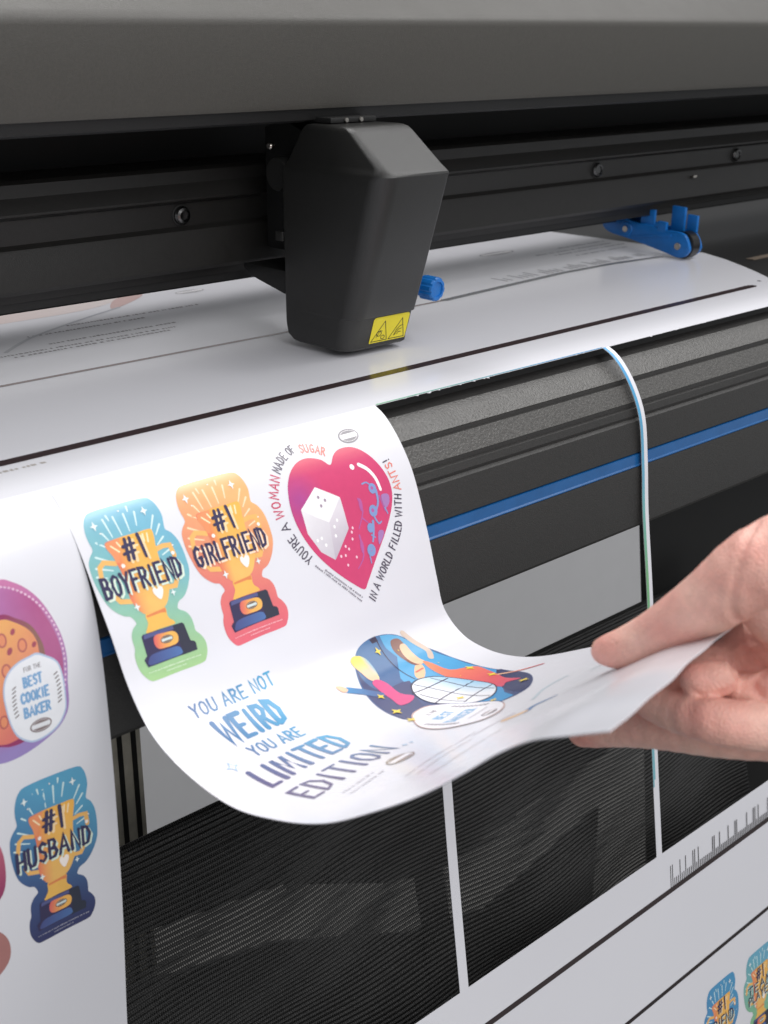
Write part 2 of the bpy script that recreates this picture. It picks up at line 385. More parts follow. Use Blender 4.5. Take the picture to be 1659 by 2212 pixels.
        U = np.array([v.co.x for v in bm.verts]); V = np.array([v.co.y for v in bm.verts]); Z = np.array([v.co.z for v in bm.verts])
        fl = []; cols = []
        for f in bm.faces:
            fl.append([v.index for v in f.verts]); fn = self.items[f.material_index][1]
            for v in f.verts:
                c = fn(v.co.x, v.co.y); g = .3*c[0]+.59*c[1]+.11*c[2]
                cols += [*lin([.95*(.90*x+.10*g)+.05*232 for x in c]), 1.]
        bm.free()
        me = bpy.data.meshes.new(name); me.from_pydata(self.S.many(U, V, self.h0+Z*.010).tolist(), [], fl)
        at = me.color_attributes.new('ink', 'FLOAT_COLOR', 'CORNER'); at.data.foreach_set('color', cols)
        return link(name, me, 'ink', parent, 60)
NAVY = (52, 48, 84)
def oval_logo(A, c, a, b, col, rot=0., paper=(236, 234, 238)):
    A.poly(ellipse(c, a, b, 28, rot), col); A.poly(ellipse(c, a*.88, b*.80, 28, rot), paper)
    A.poly([q for q in ellipse(c, a*.84, b*.74, 40, rot) if q[1] < c[1]-b*.3], col); A.poly([q for q in ellipse(c, a*.84, b*.74, 40, rot) if q[1] > c[1]+b*.3], col)
def trophy(S, name, parent, du, dv, ctop, cmid, cbot, words, sx=1., sy=1., label=None):
    """trophy sticker: bleed outline, cup with handles, rays, plinth with plaque, two lines of lettering"""
    A = Art(S); T = lambda p: (p[0]*sx+du, p[1]*sy+dv)
    X = lambda pts: [T(p) for p in pts]
    top, bot = dv+18*sy, dv+75*sy
    bg = lambda u, v: mixc(ctop, cmid, (v-top)/(bot-top)*1.7+(.25 if u < du+18*sx else 0)-.1) if (v-top)/(bot-top) < .6 else mixc(cmid, cbot, ((v-top)/(bot-top)-.5)*2)
    bg2 = lambda u, v: mixc(mixc(ctop, cmid, ((v-top)/(bot-top)*1.4)+.3-(u-du)/(60*sx)), cbot, (v-top)/(bot-top)*1.7-.75)
    out = [(5.2, 17.3), (4.3, 20.5), (4.2, 23.6), (4.5, 25.7), (4.3, 27.2), (2.6, 28.9), (1.3, 31.0), (0.9, 33.9), (0.9, 36.9), (1.3, 40.2), (2.1, 44.1), (3.3, 47.1), (5.2, 49.5), (7.3, 51.2), (9.1, 51.9), (10.1, 53.5), (10.3, 54.9), (8.6, 56.0), (7.2, 58.0), (6.8, 60.2), (6.8, 62.6), (6.0, 64.5), (5.7, 67.1), (6.0, 69.9), (7.1, 72.4), (8.7, 74.3), (11.0, 74.7), (20.4, 74.6), (30.1, 74.5), (32.3, 73.3), (33.8, 70.6), (34.0, 67.5), (32.7, 64.9), (31.4, 63.3), (31.4, 61.1), (31.1, 58.5), (29.8, 56.2), (27.5, 54.6), (27.6, 53.4), (28.6, 52.1), (30.9, 51.2), (33.0, 49.4), (35.1, 46.5), (36.6, 43.2), (37.0, 40.1), (37.0, 35.8), (36.5, 31.9), (35.0, 28.6), (33.3, 26.9), (33.6, 24.8), (34.3, 21.8), (34.0, 18.6), (33.0, 15.8), (30.5, 13.9), (20, 13.6), (9.5, 13.9), (6.8, 15.0)]
    A.poly(smooth(X(out), 3), bg2)
    ray = (205, 232, 232) if ctop[2] > 140 else (255, 214, 170)
    for k, (a, b) in enumerate([((6.6, 24.8), (10.0, 27.6)), ((10.1, 22.4), (11.4, 25.2)), ((12.2, 17.6), (13.2, 24.5)), ((16.2, 17.6), (16.8, 24.6)), ((20.4, 17.6), (20.2, 24.1)), ((24.7, 17.9), (23.5, 22.8)), ((30.9, 21.0), (27.8, 26.0)), ((31.9, 24.6), (29.1, 27.8)), ((31.4, 29.2), (28.2, 31.3)), ((32.8, 33.8), (28.6, 35.2)), ((4.5, 29.5), (9.6, 32.5)), ((3.2, 33.1), (9.0, 35.4)), ((2.4, 35.9), (6.0, 37.2)), ((13.9, 16.6), (14.3, 18.6)), ((22.6, 15.4), (22.4, 17.2))]):
        A.line(X([a, b]), .75*sx, ray, w2=.4*sx)
    for pts in ([(3.8, 37.2), (4.6, 33.2), (6.6, 31.9), (10.8, 33.4)], [(6.2, 43.6), (7.7, 46.1), (11.8, 47.2)], [(27.0, 32.7), (29.9, 32.2), (32.6, 32.6), (33.0, 36.6)], [(31.6, 43.4), (29.4, 46.6), (27.0, 46.4)]):
        A.line(X(pts), 1.75*sx, (240, 178, 92))
    cup = [(9.6, 25.8), (12.5, 25.4), (16.2, 25.2), (20.3, 25.2), (23.8, 25.2), (25.9, 25.1), (28.1, 25.5), (28.1, 28.0), (27.5, 30.7), (27.2, 33.1), (27.0, 35.6), (27.0, 38.0), (27.2, 45.4), (26.2, 48.0), (24.7, 50.6), (23.0, 52.2), (20.5, 53.1), (16.6, 53.2), (14.7, 52.7), (13.4, 51.4), (12.4, 49.6), (11.6, 47.0), (11.5, 44.5), (11.7, 40.0), (11.6, 36.3), (11.1, 33.4), (10.7, 30.6), (9.5, 28.0)]
    A.poly(smooth(X(cup), 3), lambda u, v: mixc((233, 106, 84), mixc((246, 176, 66), (242, 184, 92), (v-dv-26*sy)/(24*sy)), ((u-du)/sx-10.8)/5.6))
    A.poly(X([(9.6, 25.9), (15.5, 25.4), (13.6, 29.2), (12.3, 33.5), (11.2, 33.4), (10.6, 30.6), (9.5, 28)]), (240, 140, 88))
    A.poly(smooth(X([(14.7, 52.9), (18, 53.2), (20.5, 53.1), (22.8, 52.6), (22.6, 55.3), (23.1, 56.7), (24.2, 57.7), (24.2, 58.9), (18.5, 58.9), (13.0, 59.0), (13.4, 57.7), (14.6, 55.9)]), 3), (242, 182, 78))
    A.poly(X([(14.9, 53.3), (22.7, 52.7), (22.6, 54.3), (20.6, 53.9), (15, 54.1)]), (229, 128, 72))
    for a, b in (((11.2, 27.3), (13.6, 30)), ((25.9, 26.4), (25.2, 29.4)), ((24.2, 26.2), (23.9, 28.8)), ((13.8, 26.6), (14.6, 28.4))): A.line(X([a, b]), .6*sx, (255, 226, 176))
    A.poly(X([(10.5, 59.6), (11.1, 59.0), (26.9, 59.2), (27.6, 59.8), (28.3, 65.9), (29.6, 66.4), (30.1, 67.2), (29.9, 69.6), (9.4, 69.8), (8.8, 67.2), (9.6, 66.5), (10.3, 66.2)]), NAVY)
    A.poly(X([(11.4, 59.2), (23.2, 59.3), (23.3, 60.5), (11.1, 60.6)]), (80, 86, 140))
    A.poly(X([(23.2, 59.3), (26.9, 59.2), (27.6, 59.8), (28.3, 65.9), (29.6, 66.4), (30.1, 67.2), (29.9, 69.6), (23.6, 69.7), (24.2, 66.9), (23.6, 63.6)]), (44, 50, 68))
    A.poly(smooth(X([(10.5, 67.4), (12.5, 66.2), (18, 66.1), (22.6, 66.3), (23.9, 67.6), (23.3, 69.3), (16, 69.4), (10.2, 69.3)]), 3), grad((66, 74, 132), (72, 112, 176), T((10, 66)), T((24, 69))))
    A.poly(smooth(X([(14.4, 62.7), (15.0, 60.9), (16.4, 60.4), (19, 60.6), (22.4, 60.9), (23.8, 61.9), (24.1, 63.4), (23.4, 65.0), (21.6, 65.5), (18.5, 65.5), (16.0, 65.3), (14.8, 64.4)]), 3), grad((226, 92, 92), (246, 178, 78), T((14.5, 62)), T((20, 63))))
    oval_logo(A, T((19.6, 62.9)), 2.5*sx, 1.35*sy, (110, 84, 60), paper=(206, 222, 222))
    A.poly(smooth(X([(22.1, 45.9), (23.0, 45.0), (24.2, 45.6), (24.0, 47.4), (22.3, 49.6), (20.6, 47.4), (20.4, 45.7), (21.4, 45.0)]), 3), (252, 240, 232))
    for c, r in (((12.7, 49.6), 1.3), ((27.6, 48.6), 1.1), ((28.2, 18.6), 1.5), ((8.2, 19.2), 1.5)): A.spark(T(c), r*sx, (226, 238, 238))
    for c, r in (((13.0, 34.9), .75), ((32.6, 35.6), .7), ((34.4, 41), .3), ((33.6, 33), .3), ((9.4, 22.2), .3), ((19, 16.2), .3)): A.poly(ellipse(T(c), r*sx, r*sy, 10), (252, 240, 230), .2)
    h1 = 8.2*sy
    for off, col, w in (((1.0*sx, 1.0*sy), (250, 214, 160), .13), ((0, 0), NAVY, .16)):
        A.text('#1', T((14.6, 34.0)), T((22.6, 34.0)), h1, col, w, off)
    ys = [44.0] if len(words) == 1 else [40.2, 46.6]
    for wd, y in zip(words, ys):
        hh = (6.9 if len(words) == 1 else 5.2)*sy
        for off, col, w in (((.8*sx, .9*sy), (214, 232, 214) if ctop[2] > 140 else (255, 222, 190), .13), ((0, 0), NAVY, .17)):
            A.text(wd, T((2.9 if len(wd) > 6 else 6, y)), T((33.6 if len(wd) > 6 else 31, y)), hh, col, w, off)
    A.smallprint(T((8.8, 71.9)), T((30.7, 71.9)), .55*sy, mixc(cbot, (255, 255, 255), .55), 3); A.smallprint(T((15.5, 73.2)), T((24.2, 73.2)), .6*sy, mixc(cbot, (255, 255, 255), .5), 4)
    o = A.build(name, parent)
    if label: o['label'] = label
    return o

# ------------------------------------------------------------------ setting: the pale wall seen under the machine
prism('wall', [(-1800, -2000), (3200, -2000), (3200, 260), (-1800, 260)], 1, 900, 920, 'wall', None)['kind'] = 'structure'

prism('floor', [(-1800, -1200), (3200, -1200), (3200, 899), (-1800, 899)], 2, -990, -950, 'floor', None)['kind'] = 'structure'

# ------------------------------------------------------------------ the cutter
cutter = tag(empty('vinyl_cutter', (0, .1, -.42)), 'dark grey roll-fed vinyl cutter with long black rail and blue cutting strip', 'vinyl cutter')
X0, X1 = -520, 900
cov = prism_x('cover', [(25, 110.5), (24.2, 113), (24, 145.2), (24.4, 147.6), (25.6, 149.4), (28, 151.4), (60, 178), (200, 250), (200, 112), (60, 110.5)], X0, X1, 'cover', cutter, 28)
prism_x('cover_lip', [(27.5, 110.3), (28.5, 105.5), (30.5, 104.5), (58, 104.5), (58, 110.3)], X0, X1, 'lip', cov, 28)
prism_x('inner_plate', [(112, 20), (112, 112), (118, 112), (118, 20)], X0, X1, 'inner', cutter)
rail = prism_x('rail', [(92, 84), (83, 83), (81, 81.5), (80.2, 76), (76.6, 69.6), (76.6, 68.6), (81.5, 66.5), (81.8, 56), (79.2, 54.2), (78.6, 53), (76.2, 37), (77.2, 35.2), (83.5, 34.2), (84, 30.6), (110, 30.6), (110, 84)], X0, X1, 'rail', cutter, 20)
prism_x('rail_foot', [(86, 30.4), (86, 26.5), (106, 26.5), (106, 30.4)], X0, X1, 'lip', rail)
for k, x in enumerate((-30.8, 127.4, 286, 444.6)):
    b = lathe('rail_bolt', [(0, 4.4), (1.4, 4.4), (2.6, 3.6), (3.0, 2.4), (2.2, 2.1), (2.0, .1)], (x, 81.6, 61.2), (0, -1, 0), 'dark_metal', rail, 20)
    lathe('bolt_collar', [(0, 5.3), (.5, 5.1), (.6, 4.5)], (x, 81.7, 61.2), (0, -1, 0), 'lip', b, 20)
box('rail_mark', (386, 390), (75.6, 77.3), (49.6, 51.2), 'silver', rail, .1)
plat = prism_x('platen', [(262, -1.2), (0, -1.2), (-52, -1.5), (-56, -2.6), (-57, -8), (-40, -40), (262, -40)], X0, X1, 'lip', cutter)
prism_x('platen_strip', [(27, -1.0), (33, -1.0), (33, -.5), (27, -.5)], 392, X1, 'tan', plat)
ap = prism_x('apron', [(-54, -6), (-63.2, -8.0), (-63.8, -9.6), (-64.2, -8.7), (-67, -10.4), (-73.9, -15.9), (-74.3, -17.6), (-76.2, -17.7), (-80.8, -25.7), (-81.0, -27.8), (-82.8, -28.0), (-83.8, -31), (-83.4, -32.6), (-85.2, -33.6), (-87.4, -45), (-87.9, -48.6), (-86.2, -49.0), (-86.6, -55.2), (-88.9, -55.6), (-89.3, -57), (-91.4, -84.6), (-90.6, -86.2), (-87, -87.2), (-40, -87.2), (-40, -12)], X0, X1, 'apron', cutter, 20)
prism_x('grip_band', [(-63.9, -8.0), (-67.1, -9.8), (-74.1, -15.3), (-73.6, -16.0), (-66.6, -11), (-63.5, -9)], X0, X1, 'grip', ap)
prism_x('grip_band', [(-76.3, -17.3), (-81.0, -25.3), (-80.4, -25.8), (-75.8, -17.9)], X0, X1, 'grip', ap)
prism_x('cutting_strip', [(-86.0, -49.2), (-88.2, -49.5), (-88.6, -54.2), (-89.2, -54.8), (-89.1, -55.3), (-86.4, -55.1)], X0, X1, 'blue_strip', ap, 20)
prism_x('body', [(-40, -13), (-40, -87), (262, -87), (262, -41), (-39, -41)], X0, X1, 'inner', cutter)
prism_x('back_plate', [(262.5, -60), (262.5, 34), (268, 34), (268, -60)], X0, X1, 'inner', cutter)
# stand
prism('side_panel', [(214, -87.4), (232, -205), (262, -420), (520, -420), (520, -87.4)], 1, -22, -15, 'inner', cutter, .8)
lg = box('stand_leg', (-107, -88), (58, 84), (-420, -87.2), 'leg', cutter, .8)
for x in (-100.5, -92.5): box('leg_slot', (x-1.3, x+1.3), (57.2, 59), (-419, -88), 'inner', lg, .1)

# ------------------------------------------------------------------ catch basket of black mesh behind the strips
def fabric(parent):
    prof = [(-38, -180), (-38.5, -172), (-44, -167), (-52, -167.5), (-58.5, -174), (-61, -186), (-66, -215), (-73, -255), (-82, -305), (-92, -355), (-103, -410), (-112, -450)]
    C = Curve3([(0, y, z) for y, z in prof]); n = int(C.L/.42); s = np.linspace(0, C.L, n); P = C.at(s)
    T = np.gradient(P, axis=0); Nn = np.stack([0*T[:, 0], T[:, 2], -T[:, 1]], 1); Nn /= np.linalg.norm(Nn, axis=1)[:, None]
    Nn *= np.where(Nn[:, 1:2] > .7, 1, 1)
    xs = np.linspace(-360, 268, 90); bm = bmesh.new(); rows = []
    rib = .52*np.sin(s*2*math.pi/2.35)
    for i in range(n):
        f = min(max((s[i]-25)/60, 0), 1)
        und = f*(2.6*np.sin(xs*.021+s[i]*.02+.6)+1.7*np.sin(xs*.052-s[i]*.033)+1.2*np.sin(xs*.013+s[i]*.07))
        q = P[i]-Nn[i]*rib[i]
        rows.append([bm.verts.new(mm((x, q[1]+u, q[2]+.15*u))) for x, u in zip(xs, und)])
    for a, b in zip(rows, rows[1:]):
        for k in range(len(xs)-1): bm.faces.new((a[k], a[k+1], b[k+1], b[k]))
    o = from_bm('mesh_cloth', bm, 'fabric', parent, 80)
    at = o.data.attributes.new('valley', 'FLOAT', 'POINT'); val = np.repeat(.5-rib/1.04, len(xs))
    Xg, Sg = np.meshgrid(xs, s); op = .78+.17*np.sin(Xg*.031+Sg*.05+1)*np.sin(Sg*.061-Xg*.017)+.09*np.sin(Xg*.11+Sg*.21)+.07*np.sin(Sg*.9+np.sin(Xg*.07)*2)
    val *= op.ravel(); val[np.repeat(s < 32, len(xs))] = 0; at.data.foreach_set('value', val.astype(np.float32))
    return o
basket = tag(empty('catch_basket', (0, -.06, -.45)), 'black ribbed mesh cloth basket slung from a bar below the cutter', 'basket')
fabric(basket)
prism('rear_mask_upper', [(-360, -233), (268, -233), (268, -328), (180, -333), (110, -344), (60, -334), (-26, -292), (-150, -270), (-360, -262)], 1, 28, 31, 'lip', basket)  # added dark sheet, lower edge shaped to bound the light patches behind the mesh
prism('rear_mask_lower', [(-360, -298), (-150, -304), (-26, -334), (80, -385), (150, -404), (268, -378), (268, -480), (-360, -480)], 1, 34, 37, 'lip', basket)  # added dark sheet, top edge shaped to end the light patches below
prism('rear_leg_divider', [(74, -300), (98, -300), (122, -440), (98, -440)], 1, 32, 33.5, 'lip', basket)  # added dark leg that splits the light patches seen through the mesh
lathe('bar', [(0, 5), (620, 5)], (-360, -48, -176), (1, 0, 0), 'rubber', basket, 20)
prism('hem', [(268, -176), (276, -178), (276, -450), (268, -450)], 1, -96, -94, 'lip', basket, .4)

# ------------------------------------------------------------------ cutting head
head = tag(empty('cutting_head', (.02, .02, .003)), 'black plastic cutting head with yellow warning label hanging over the vinyl', 'cutting head')
def head_body():
    def section(x0, x1, yf, yb, rl, rr, z, n=8):
        pts = []
        def arc(cx, cy, r, a0, a1):
            for k in range(n+1):
                a = math.radians(a0+(a1-a0)*k/n); pts.append((cx+r*math.cos(a), cy+r*math.sin(a), z))
        arc(x0+rl, yf+rl, rl, 180, 270); arc(x1-rr, yf+rr, rr, 270, 360)
        arc(x1-1.5, yb-1.5, 1.5, 0, 90); arc(x0+2, yb-2, 2, 90, 180)
        return pts
    S = []
    F = lambda z: -27*(z-3)/82
    S += [section(3.2, 38, 3.0, 33, 6, 2, 2.6), section(1.6, 39.6, 1.4, 36, 7, 2.4, 2.9), section(.6, 40.4, .5, 39, 7.5, 2.4, 3.8), section(.1, 40.6, F(6)+1.3, 42.5, 8, 2.2, 6.5), section(0, 40.6, F(12)+1.3, 43.5, 8, 2.2, 12)]
    S += [section(0, 40.6, F(18.6)+1.3, 43.6, 8, 2.2, 18.6), section(0, 40.7, F(19)+.1, 43.6, 8.3, 2.2, 18.9), section(0, 40.7, F(19.6)-.1, 43.6, 8.4, 2.2, 19.5)]
    for z in (30, 45, 60, 75, 82): S.append(section(0, 40.7, F(z), 43.6, 9+(z-30)*.02, 1.8, z))
    S += [section(.1, 40.7, F(84), 43.2, 9, 1.6, 83.8), section(.5, 40.5, F(84.6)+.6, 42.8, 8.4, 1.6, 84.8), section(1.2, 40.2, F(84)+2.4, 42, 6, 1.4, 86.2)]
    S += [section(1.8, 40.0, F(84)+4.4, 41, 5, 1.4, 87.6), section(2.6, 39.6, -4, 32, 3.4, 1.2, 101.2), section(3.0, 39.3, -1.6, 30.6, 3.2, 1.2, 102.8), section(3.6, 38.9, 1.2, 29.4, 4, 1.2, 103.6), section(5.0, 38.1, 4, 28, 4, 1.2, 103.9)]
    bm = bmesh.new(); R = [[bm.verts.new(mm(p)) for p in s] for s in S]; n = len(R[0])
    for a, b in zip(R, R[1:]):
        for i in range(n): bm.faces.new((a[i], a[(i+1) % n], b[(i+1) % n], b[i]))
    bm.faces.new(R[0]); bm.faces.new(R[-1])
    return from_bm('body', bm, 'head', head, 32)
hb = head_body()
prism('bracket', [(43, 24.6), (43, 36), (75.5, 36), (75.5, 33.6), (68, 30)], 0, .4, 37, 'lip', head, .7)
prism('carriage_plate', [(43, 42), (43, 98), (60, 104), (75, 100), (75.5, 42)], 0, 16, 36, 'inner', head, .7)
prism('carriage_arm', [(18, 104.2), (18, 106.6), (72, 106.6), (72, 104.2)], 0, 9, 37, 'lip', head, .5)
lathe('bearing', [(0, 7.5), (2, 8.2), (9, 8.2), (10, 7.4)], (3.2, 51, 80), (1, 0, 0), 'head', head, 28)
lathe('pin', [(0, 1.6), (3, 1.6), (3.6, 1.1)], (3.2, 53, 93), (-1, -.3, 0), 'silver', head, 12)
box('tab', (-.8, 4), (43, 48), (50, 54.5), 'head', head, .4)
for x in (18, 27): lathe('screw', [(0, 1.2), (.6, 1.0)], (x, 17.6, 105.4), (0, -1, 0), 'silver', head, 10)
kn = lathe('adjuster_knob', [(-8, 3), (-4.2, 3.2), (-4, 5.2), (-3.4, 5.9), (4.0, 5.9), (4.9, 5.3), (5.0, 3.9), (4.2, 3.7), (4.1, .1)], (59.5, 4, 25.6), (0.12, -1, -.05), 'blue', head, 40, groove=.075)
box('knob_stem', (38, 56), (8, 14), (22.5, 29.5), 'blue', head, .6)
# warning label on the lower front panel: corners follow the panel's slope
nrm = Vector((0, -82, -27)).normalized()
def panel_pt(x, t, h):   # t = height up the panel
    d = Vector((0, -27, 82)).normalized(); b = Vector((0, 1.3, 3)); return (Vector((x, 0, 0))+b+d*t+nrm*h)
def plate(name, outline, h, m, parent, th=.12):
    bm = bmesh.new(); A = [bm.verts.new(panel_pt(x, t, h)*.001) for x, t in outline]; B = [bm.verts.new(panel_pt(x, t, h-th)*.001) for x, t in outline]; n = len(A)
    bm.faces.new(A); bm.faces.new(B[::-1])
    for i in range(n): bm.faces.new((A[i], A[(i+1) % n], B[(i+1) % n], B[i]))
    return from_bm(name, bm, m, parent, 30)
def rrect(x0, x1, y0, y1, r, n=5):
    o = []
    for cx, cy, a0 in ((x1-r, y1-r, 0), (x0+r, y1-r, 90), (x0+r, y0+r, 180), (x1-r, y0+r, 270)):
        o += [(cx+r*math.cos(math.radians(a0+90*k/n)), cy+r*math.sin(math.radians(a0+90*k/n))) for k in range(n+1)]
    return o
lab = plate('warning_label', rrect(15.3, 38.6, 1.6, 15.9, 1.6), .16, 'yellow', head)
def ink_line(pts, w, parent, h=.2):
    bm = bmesh.new()
    for a, b in zip(pts, pts[1:]):
        d = np.array(b)-np.array(a); L = np.linalg.norm(d); d = d/L; nn = np.array([-d[1], d[0]])*w/2; a2 = np.array(a)-d*w*.4; b2 = np.array(b)+d*w*.4
        bm.faces.new([bm.verts.new(panel_pt(*q, h)*.001) for q in (a2+nn, a2-nn, b2-nn, b2+nn)]); h += .004
    return from_bm('pictogram', bm, 'black_ink', parent, 30, recalc=False)
for x0 in (16.4, 27.6):
    ink_line([(x0, 3.2), (x0+10, 3.2), (x0+6.6, 13.4), (x0, 3.2)], .42, lab)
    if x0 < 20:
        ink_line([(x0+4.2+1.5*math.cos(a), 7.0+1.3*math.sin(a)) for a in [k*.7 for k in range(10)]], .36, lab, .23)
        ink_line([(x0+7.0+1.2*math.cos(a), 4.9+1.0*math.sin(a)) for a in [k*.7 for k in range(10)]], .36, lab, .24)
        ink_line([(x0+2.8, 5.2), (x0+4.6, 8.6), (x0+6, 8.2)], .32, lab, .25)
    else:
        ink_line([(x0+3, 4.6), (x0+4.4, 7.8), (x0+6.2, 9.2), (x0+8, 9.6)], .4, lab, .23)
        ink_line([(x0+3.6, 4.8), (x0+5.4, 7.4), (x0+7.6, 7.8)], .36, lab, .24); ink_line([(x0+5, 5), (x0+5.9, 6.2), (x0+7.4, 6.0)], .36, lab, .25)

# ------------------------------------------------------------------ pinch roller at the sheet's far edge
pr = tag(empty('pinch_roller', (.36, .06, .001)), 'blue plastic pinch roller with black rubber wheel pressing the far edge of the vinyl', 'pinch roller')
prof = [(51.6, 8.8), (52.6, 4.6), (56, 1.9), (61.5, 1.3), (70, 3.4), (100, 9.5), (118, 12.5), (124, 18), (119, 23.5), (106, 23.5), (96, 21), (86, 20.8), (74, 18.6), (64, 18.2), (56, 16.6)]
for x in (351, 363.5): prism('arm', smooth(prof, 3), 0, x, x+3, 'blue', pr, .5)
prism('arm_bridge', [(82, 14), (82, 20), (121, 22), (121, 14)], 0, 354, 363.5, 'blue', pr, .5)
for x, y, w, zt in ((353, 88, 11, 31), (350.9, 74.5, 7, 24), (361, 69, 10.5, 33.5), (363.6, 59.5, 8, 28.5)):
    prism('prong', [(y-w/2, 17), (y+w/2, 17), (y+w/2-.6, zt), (y-w/2-.4, zt-.6)], 0, x, x+2.4, 'blue', pr, .35)
prism('rib', [(66, 16.5), (98, 12), (98, 10.4), (66, 14.6)], 0, 350.4, 351.2, 'blue', pr, .2)
wh = lathe('wheel', [(0, 7.4), (.6, 8.9), (8.4, 8.9), (9, 7.4)], (354.2, 59.4, 9.3), (1, 0, 0), 'rubber', pr, 40)
lathe('axle', [(0, 2.5), (.7, 2.3)], (350.9, 60.5, 8.8), (-1, 0, 0), 'silver', wh, 18)
lathe('boss', [(0, 5.2), (.8, 4.8), (.9, 3.2)], (351, 103.4, 16), (-1, 0, 0), 'blue', pr, 24)
lathe('pivot_pin', [(0, 2.3), (1.5, 2.1)], (351, 103.4, 16), (-1, 0, 0), 'silver', pr, 18)

# ------------------------------------------------------------------ the vinyl: main sheet over the platen, its weeded strips and the length below
roll = tag(empty('vinyl_sheet', (0, -.05, 0)), 'glossy white vinyl sheet fed across the cutter, thin strips hanging to its lower length', 'vinyl sheet')
LP = S_PLATEN.L
def right_edge(v):  # trimmed slant of the far edge
    return np.interp(v, [0, 195, 203, 225, 256, 282, 326], [735, 735, 731, 720, 699, 679, 640])
rng = np.random.RandomState(3)
def platen_warp(U, V):
    w = np.where(U > 600, 600+(U-600)/(690-600)*(right_edge(V)-600), U)
    jag = np.where((V > LP-.01) & (U > 306), np.clip(rng.randn(len(V))-1.1, 0, 1.6)*.9, 0)
    return w, V+jag
us = np.concatenate([np.linspace(0, 306, 40), np.arange(306.6, 690, 1.1), [690]])
vs = np.concatenate([np.linspace(0, 285, 24), np.linspace(290, LP, 16)])
main = grid_sheet('feed_section', S_PLATEN, us, vs, 'vinyl', roll, warp=platen_warp)
A = Art(S_PLATEN)
A.poly(ribbon([(0, 196), (205.8, 195.8), (357, 196.4), (482, 193)], 3.0), (120, 102, 100)); A.poly(ribbon([(482, 193), (545, 187), (600, 182), (650, 182), (698, 187)], 5.0), (40, 44, 52))
A.build('crop_line', main, 30, 3)
A = Art(S_PLATEN); A.poly(ribbon([(0, 294), (338, 292.9), (470, 291.2), (648, 288.8)], 6.0), (48, 34, 36)); A.poly(ellipse((665.7, 282.7), 1.3, 1.5, 10), (40, 40, 44)); A.build('cut_line', main, 30, 3)
A = Art(S_PLATEN)
for k in range(30):
    if k % 5 in (2,): continue
    u = 552+k*4.9; A.poly([(u, 178-k*.02), (u+1.7, 178-k*.02), (u+1.9, 178-(9 if k % 3 else 14)), (u+.3, 178-(9 if k % 3 else 14))], (150, 150, 156))
A.build('barcode_ticks', main, 30, 4)
A = Art(S_PLATEN)
for j, (u0, u1, v) in enumerate(((640, 722, 128), (650, 728, 136), (660, 716, 146), (676, 726, 118))): A.smallprint((u0, v), (u1, v), 3.2, (150, 152, 162), 20+j)
oval_logo(A, (627, 102), 17, 5, (158, 158, 164)); A.build('small_print', main, 30, 5)
A = Art(S_PLATEN)
A.poly(smooth([(225, 46), (290, 43), (372, 46), (352, 62), (318, 78), (262, 80), (225, 84)], 4), grad((222, 202, 199), (224, 214, 213), (225, 60), (350, 60))); A.poly(smooth([(331, 86), (340, 70), (356, 56), (371, 51), (366, 62), (352, 74)], 4), (208, 178, 175))
for j, (u0, u1, v) in enumerate(((225, 330, 148), (236, 322, 153), (262, 336, 139), (262, 330, 118), (290, 372, 108))): A.smallprint((u0, v), (u1, v), 2.4, (132, 126, 130), 40+j)
A.line(smooth([(238, 140), (262, 120), (300, 100), (336, 84)], 4, False), 2.2, (186, 188, 196))
oval_logo(A, (392, 72), 10, 4, (176, 176, 180)); A.build('small_print', main, 30, 5)
A = Art(S_PLATEN); A.poly([(306.4, LP-.75), (456.6, LP-.75), (456.6, LP-.05), (306.4, LP-.05)], grad((120, 190, 140), (70, 150, 205), (306, 0), (420, 0))); A.build('printed_edge', main, 20, 2)
A = Art(S_PLATEN); A.smallprint((118, 303.5), (166.2, 303.5), 2.2, (170, 164, 158), 8); A.build('small_print', main, 20, 2)
# thin strips between the removed panels
def hanging_strip(x0, x1, name, lean=0.):
    S = Ruled(*([(x+lean*max(0, 1+z/85), y, z) for y, z in STRIP] for x in (x0, x1)), x1-x0)
    return S, grid_sheet(name, S, np.linspace(0, x1-x0, 3), np.linspace(0, S.L, 70), 'vinyl', roll)
S1, s1 = hanging_strip(-38.8, -33.2, 'weed_strip', -9.)
S2, s2 = hanging_strip(111.6, 116.4, 'weed_strip')
A = Art(S2); W = 2.0
A.poly([(0, 0), (W, 0), (W, 232), (1.0, 232), (1.0, 236), (0, 236)], lambda u, v: mixc(mixc((62, 150, 210), (96, 168, 190), v/90), mixc((112, 176, 120), (110, 176, 190), (v-130)/80), (v-70)/50)); A.build('printed_edge', s2, 4, 3)
low = grid_sheet('lower_section', S_LOW, np.linspace(0, 590, 40), np.linspace(0, S_LOW.L, 20), 'vinyl', roll)
A = Art(S_LOW); A.poly([(0, 24.6), (590, 22.4), (590, 25.6), (0, 27.8)], (46, 36, 38)); A.build('cut_line', low, 40, 4)
A = Art(S_LOW); A.poly([(0, 85.2), (590, 79.6), (590, 82.2), (0, 87.8)], (34, 26, 28)); A.build('cut_line', low, 40, 4)
A = Art(S_LOW)
pat = '11000100100011010000000110010000100011000001000110100000110001000010011'
for k, c in enumerate(pat):
    u = 313+k*1.72; b = 23.6-(u-313)*.0036
    A.poly([(u, b), (u+.62, b), (u+.62, b-(13.2 if c == '1' else 4.6)), (u, b-(13.2 if c == '1' else 4.6))], (52, 50, 52))
A.build('barcode_ticks', low, 20, 5)
trophy(S_LOW, 'trophy_sticker', low, 338.4, 91, (66, 146, 196), (70, 132, 190), (52, 86, 150), ['FRIEND'], .98, 1.0, 'blue trophy sticker near the lower right corner')
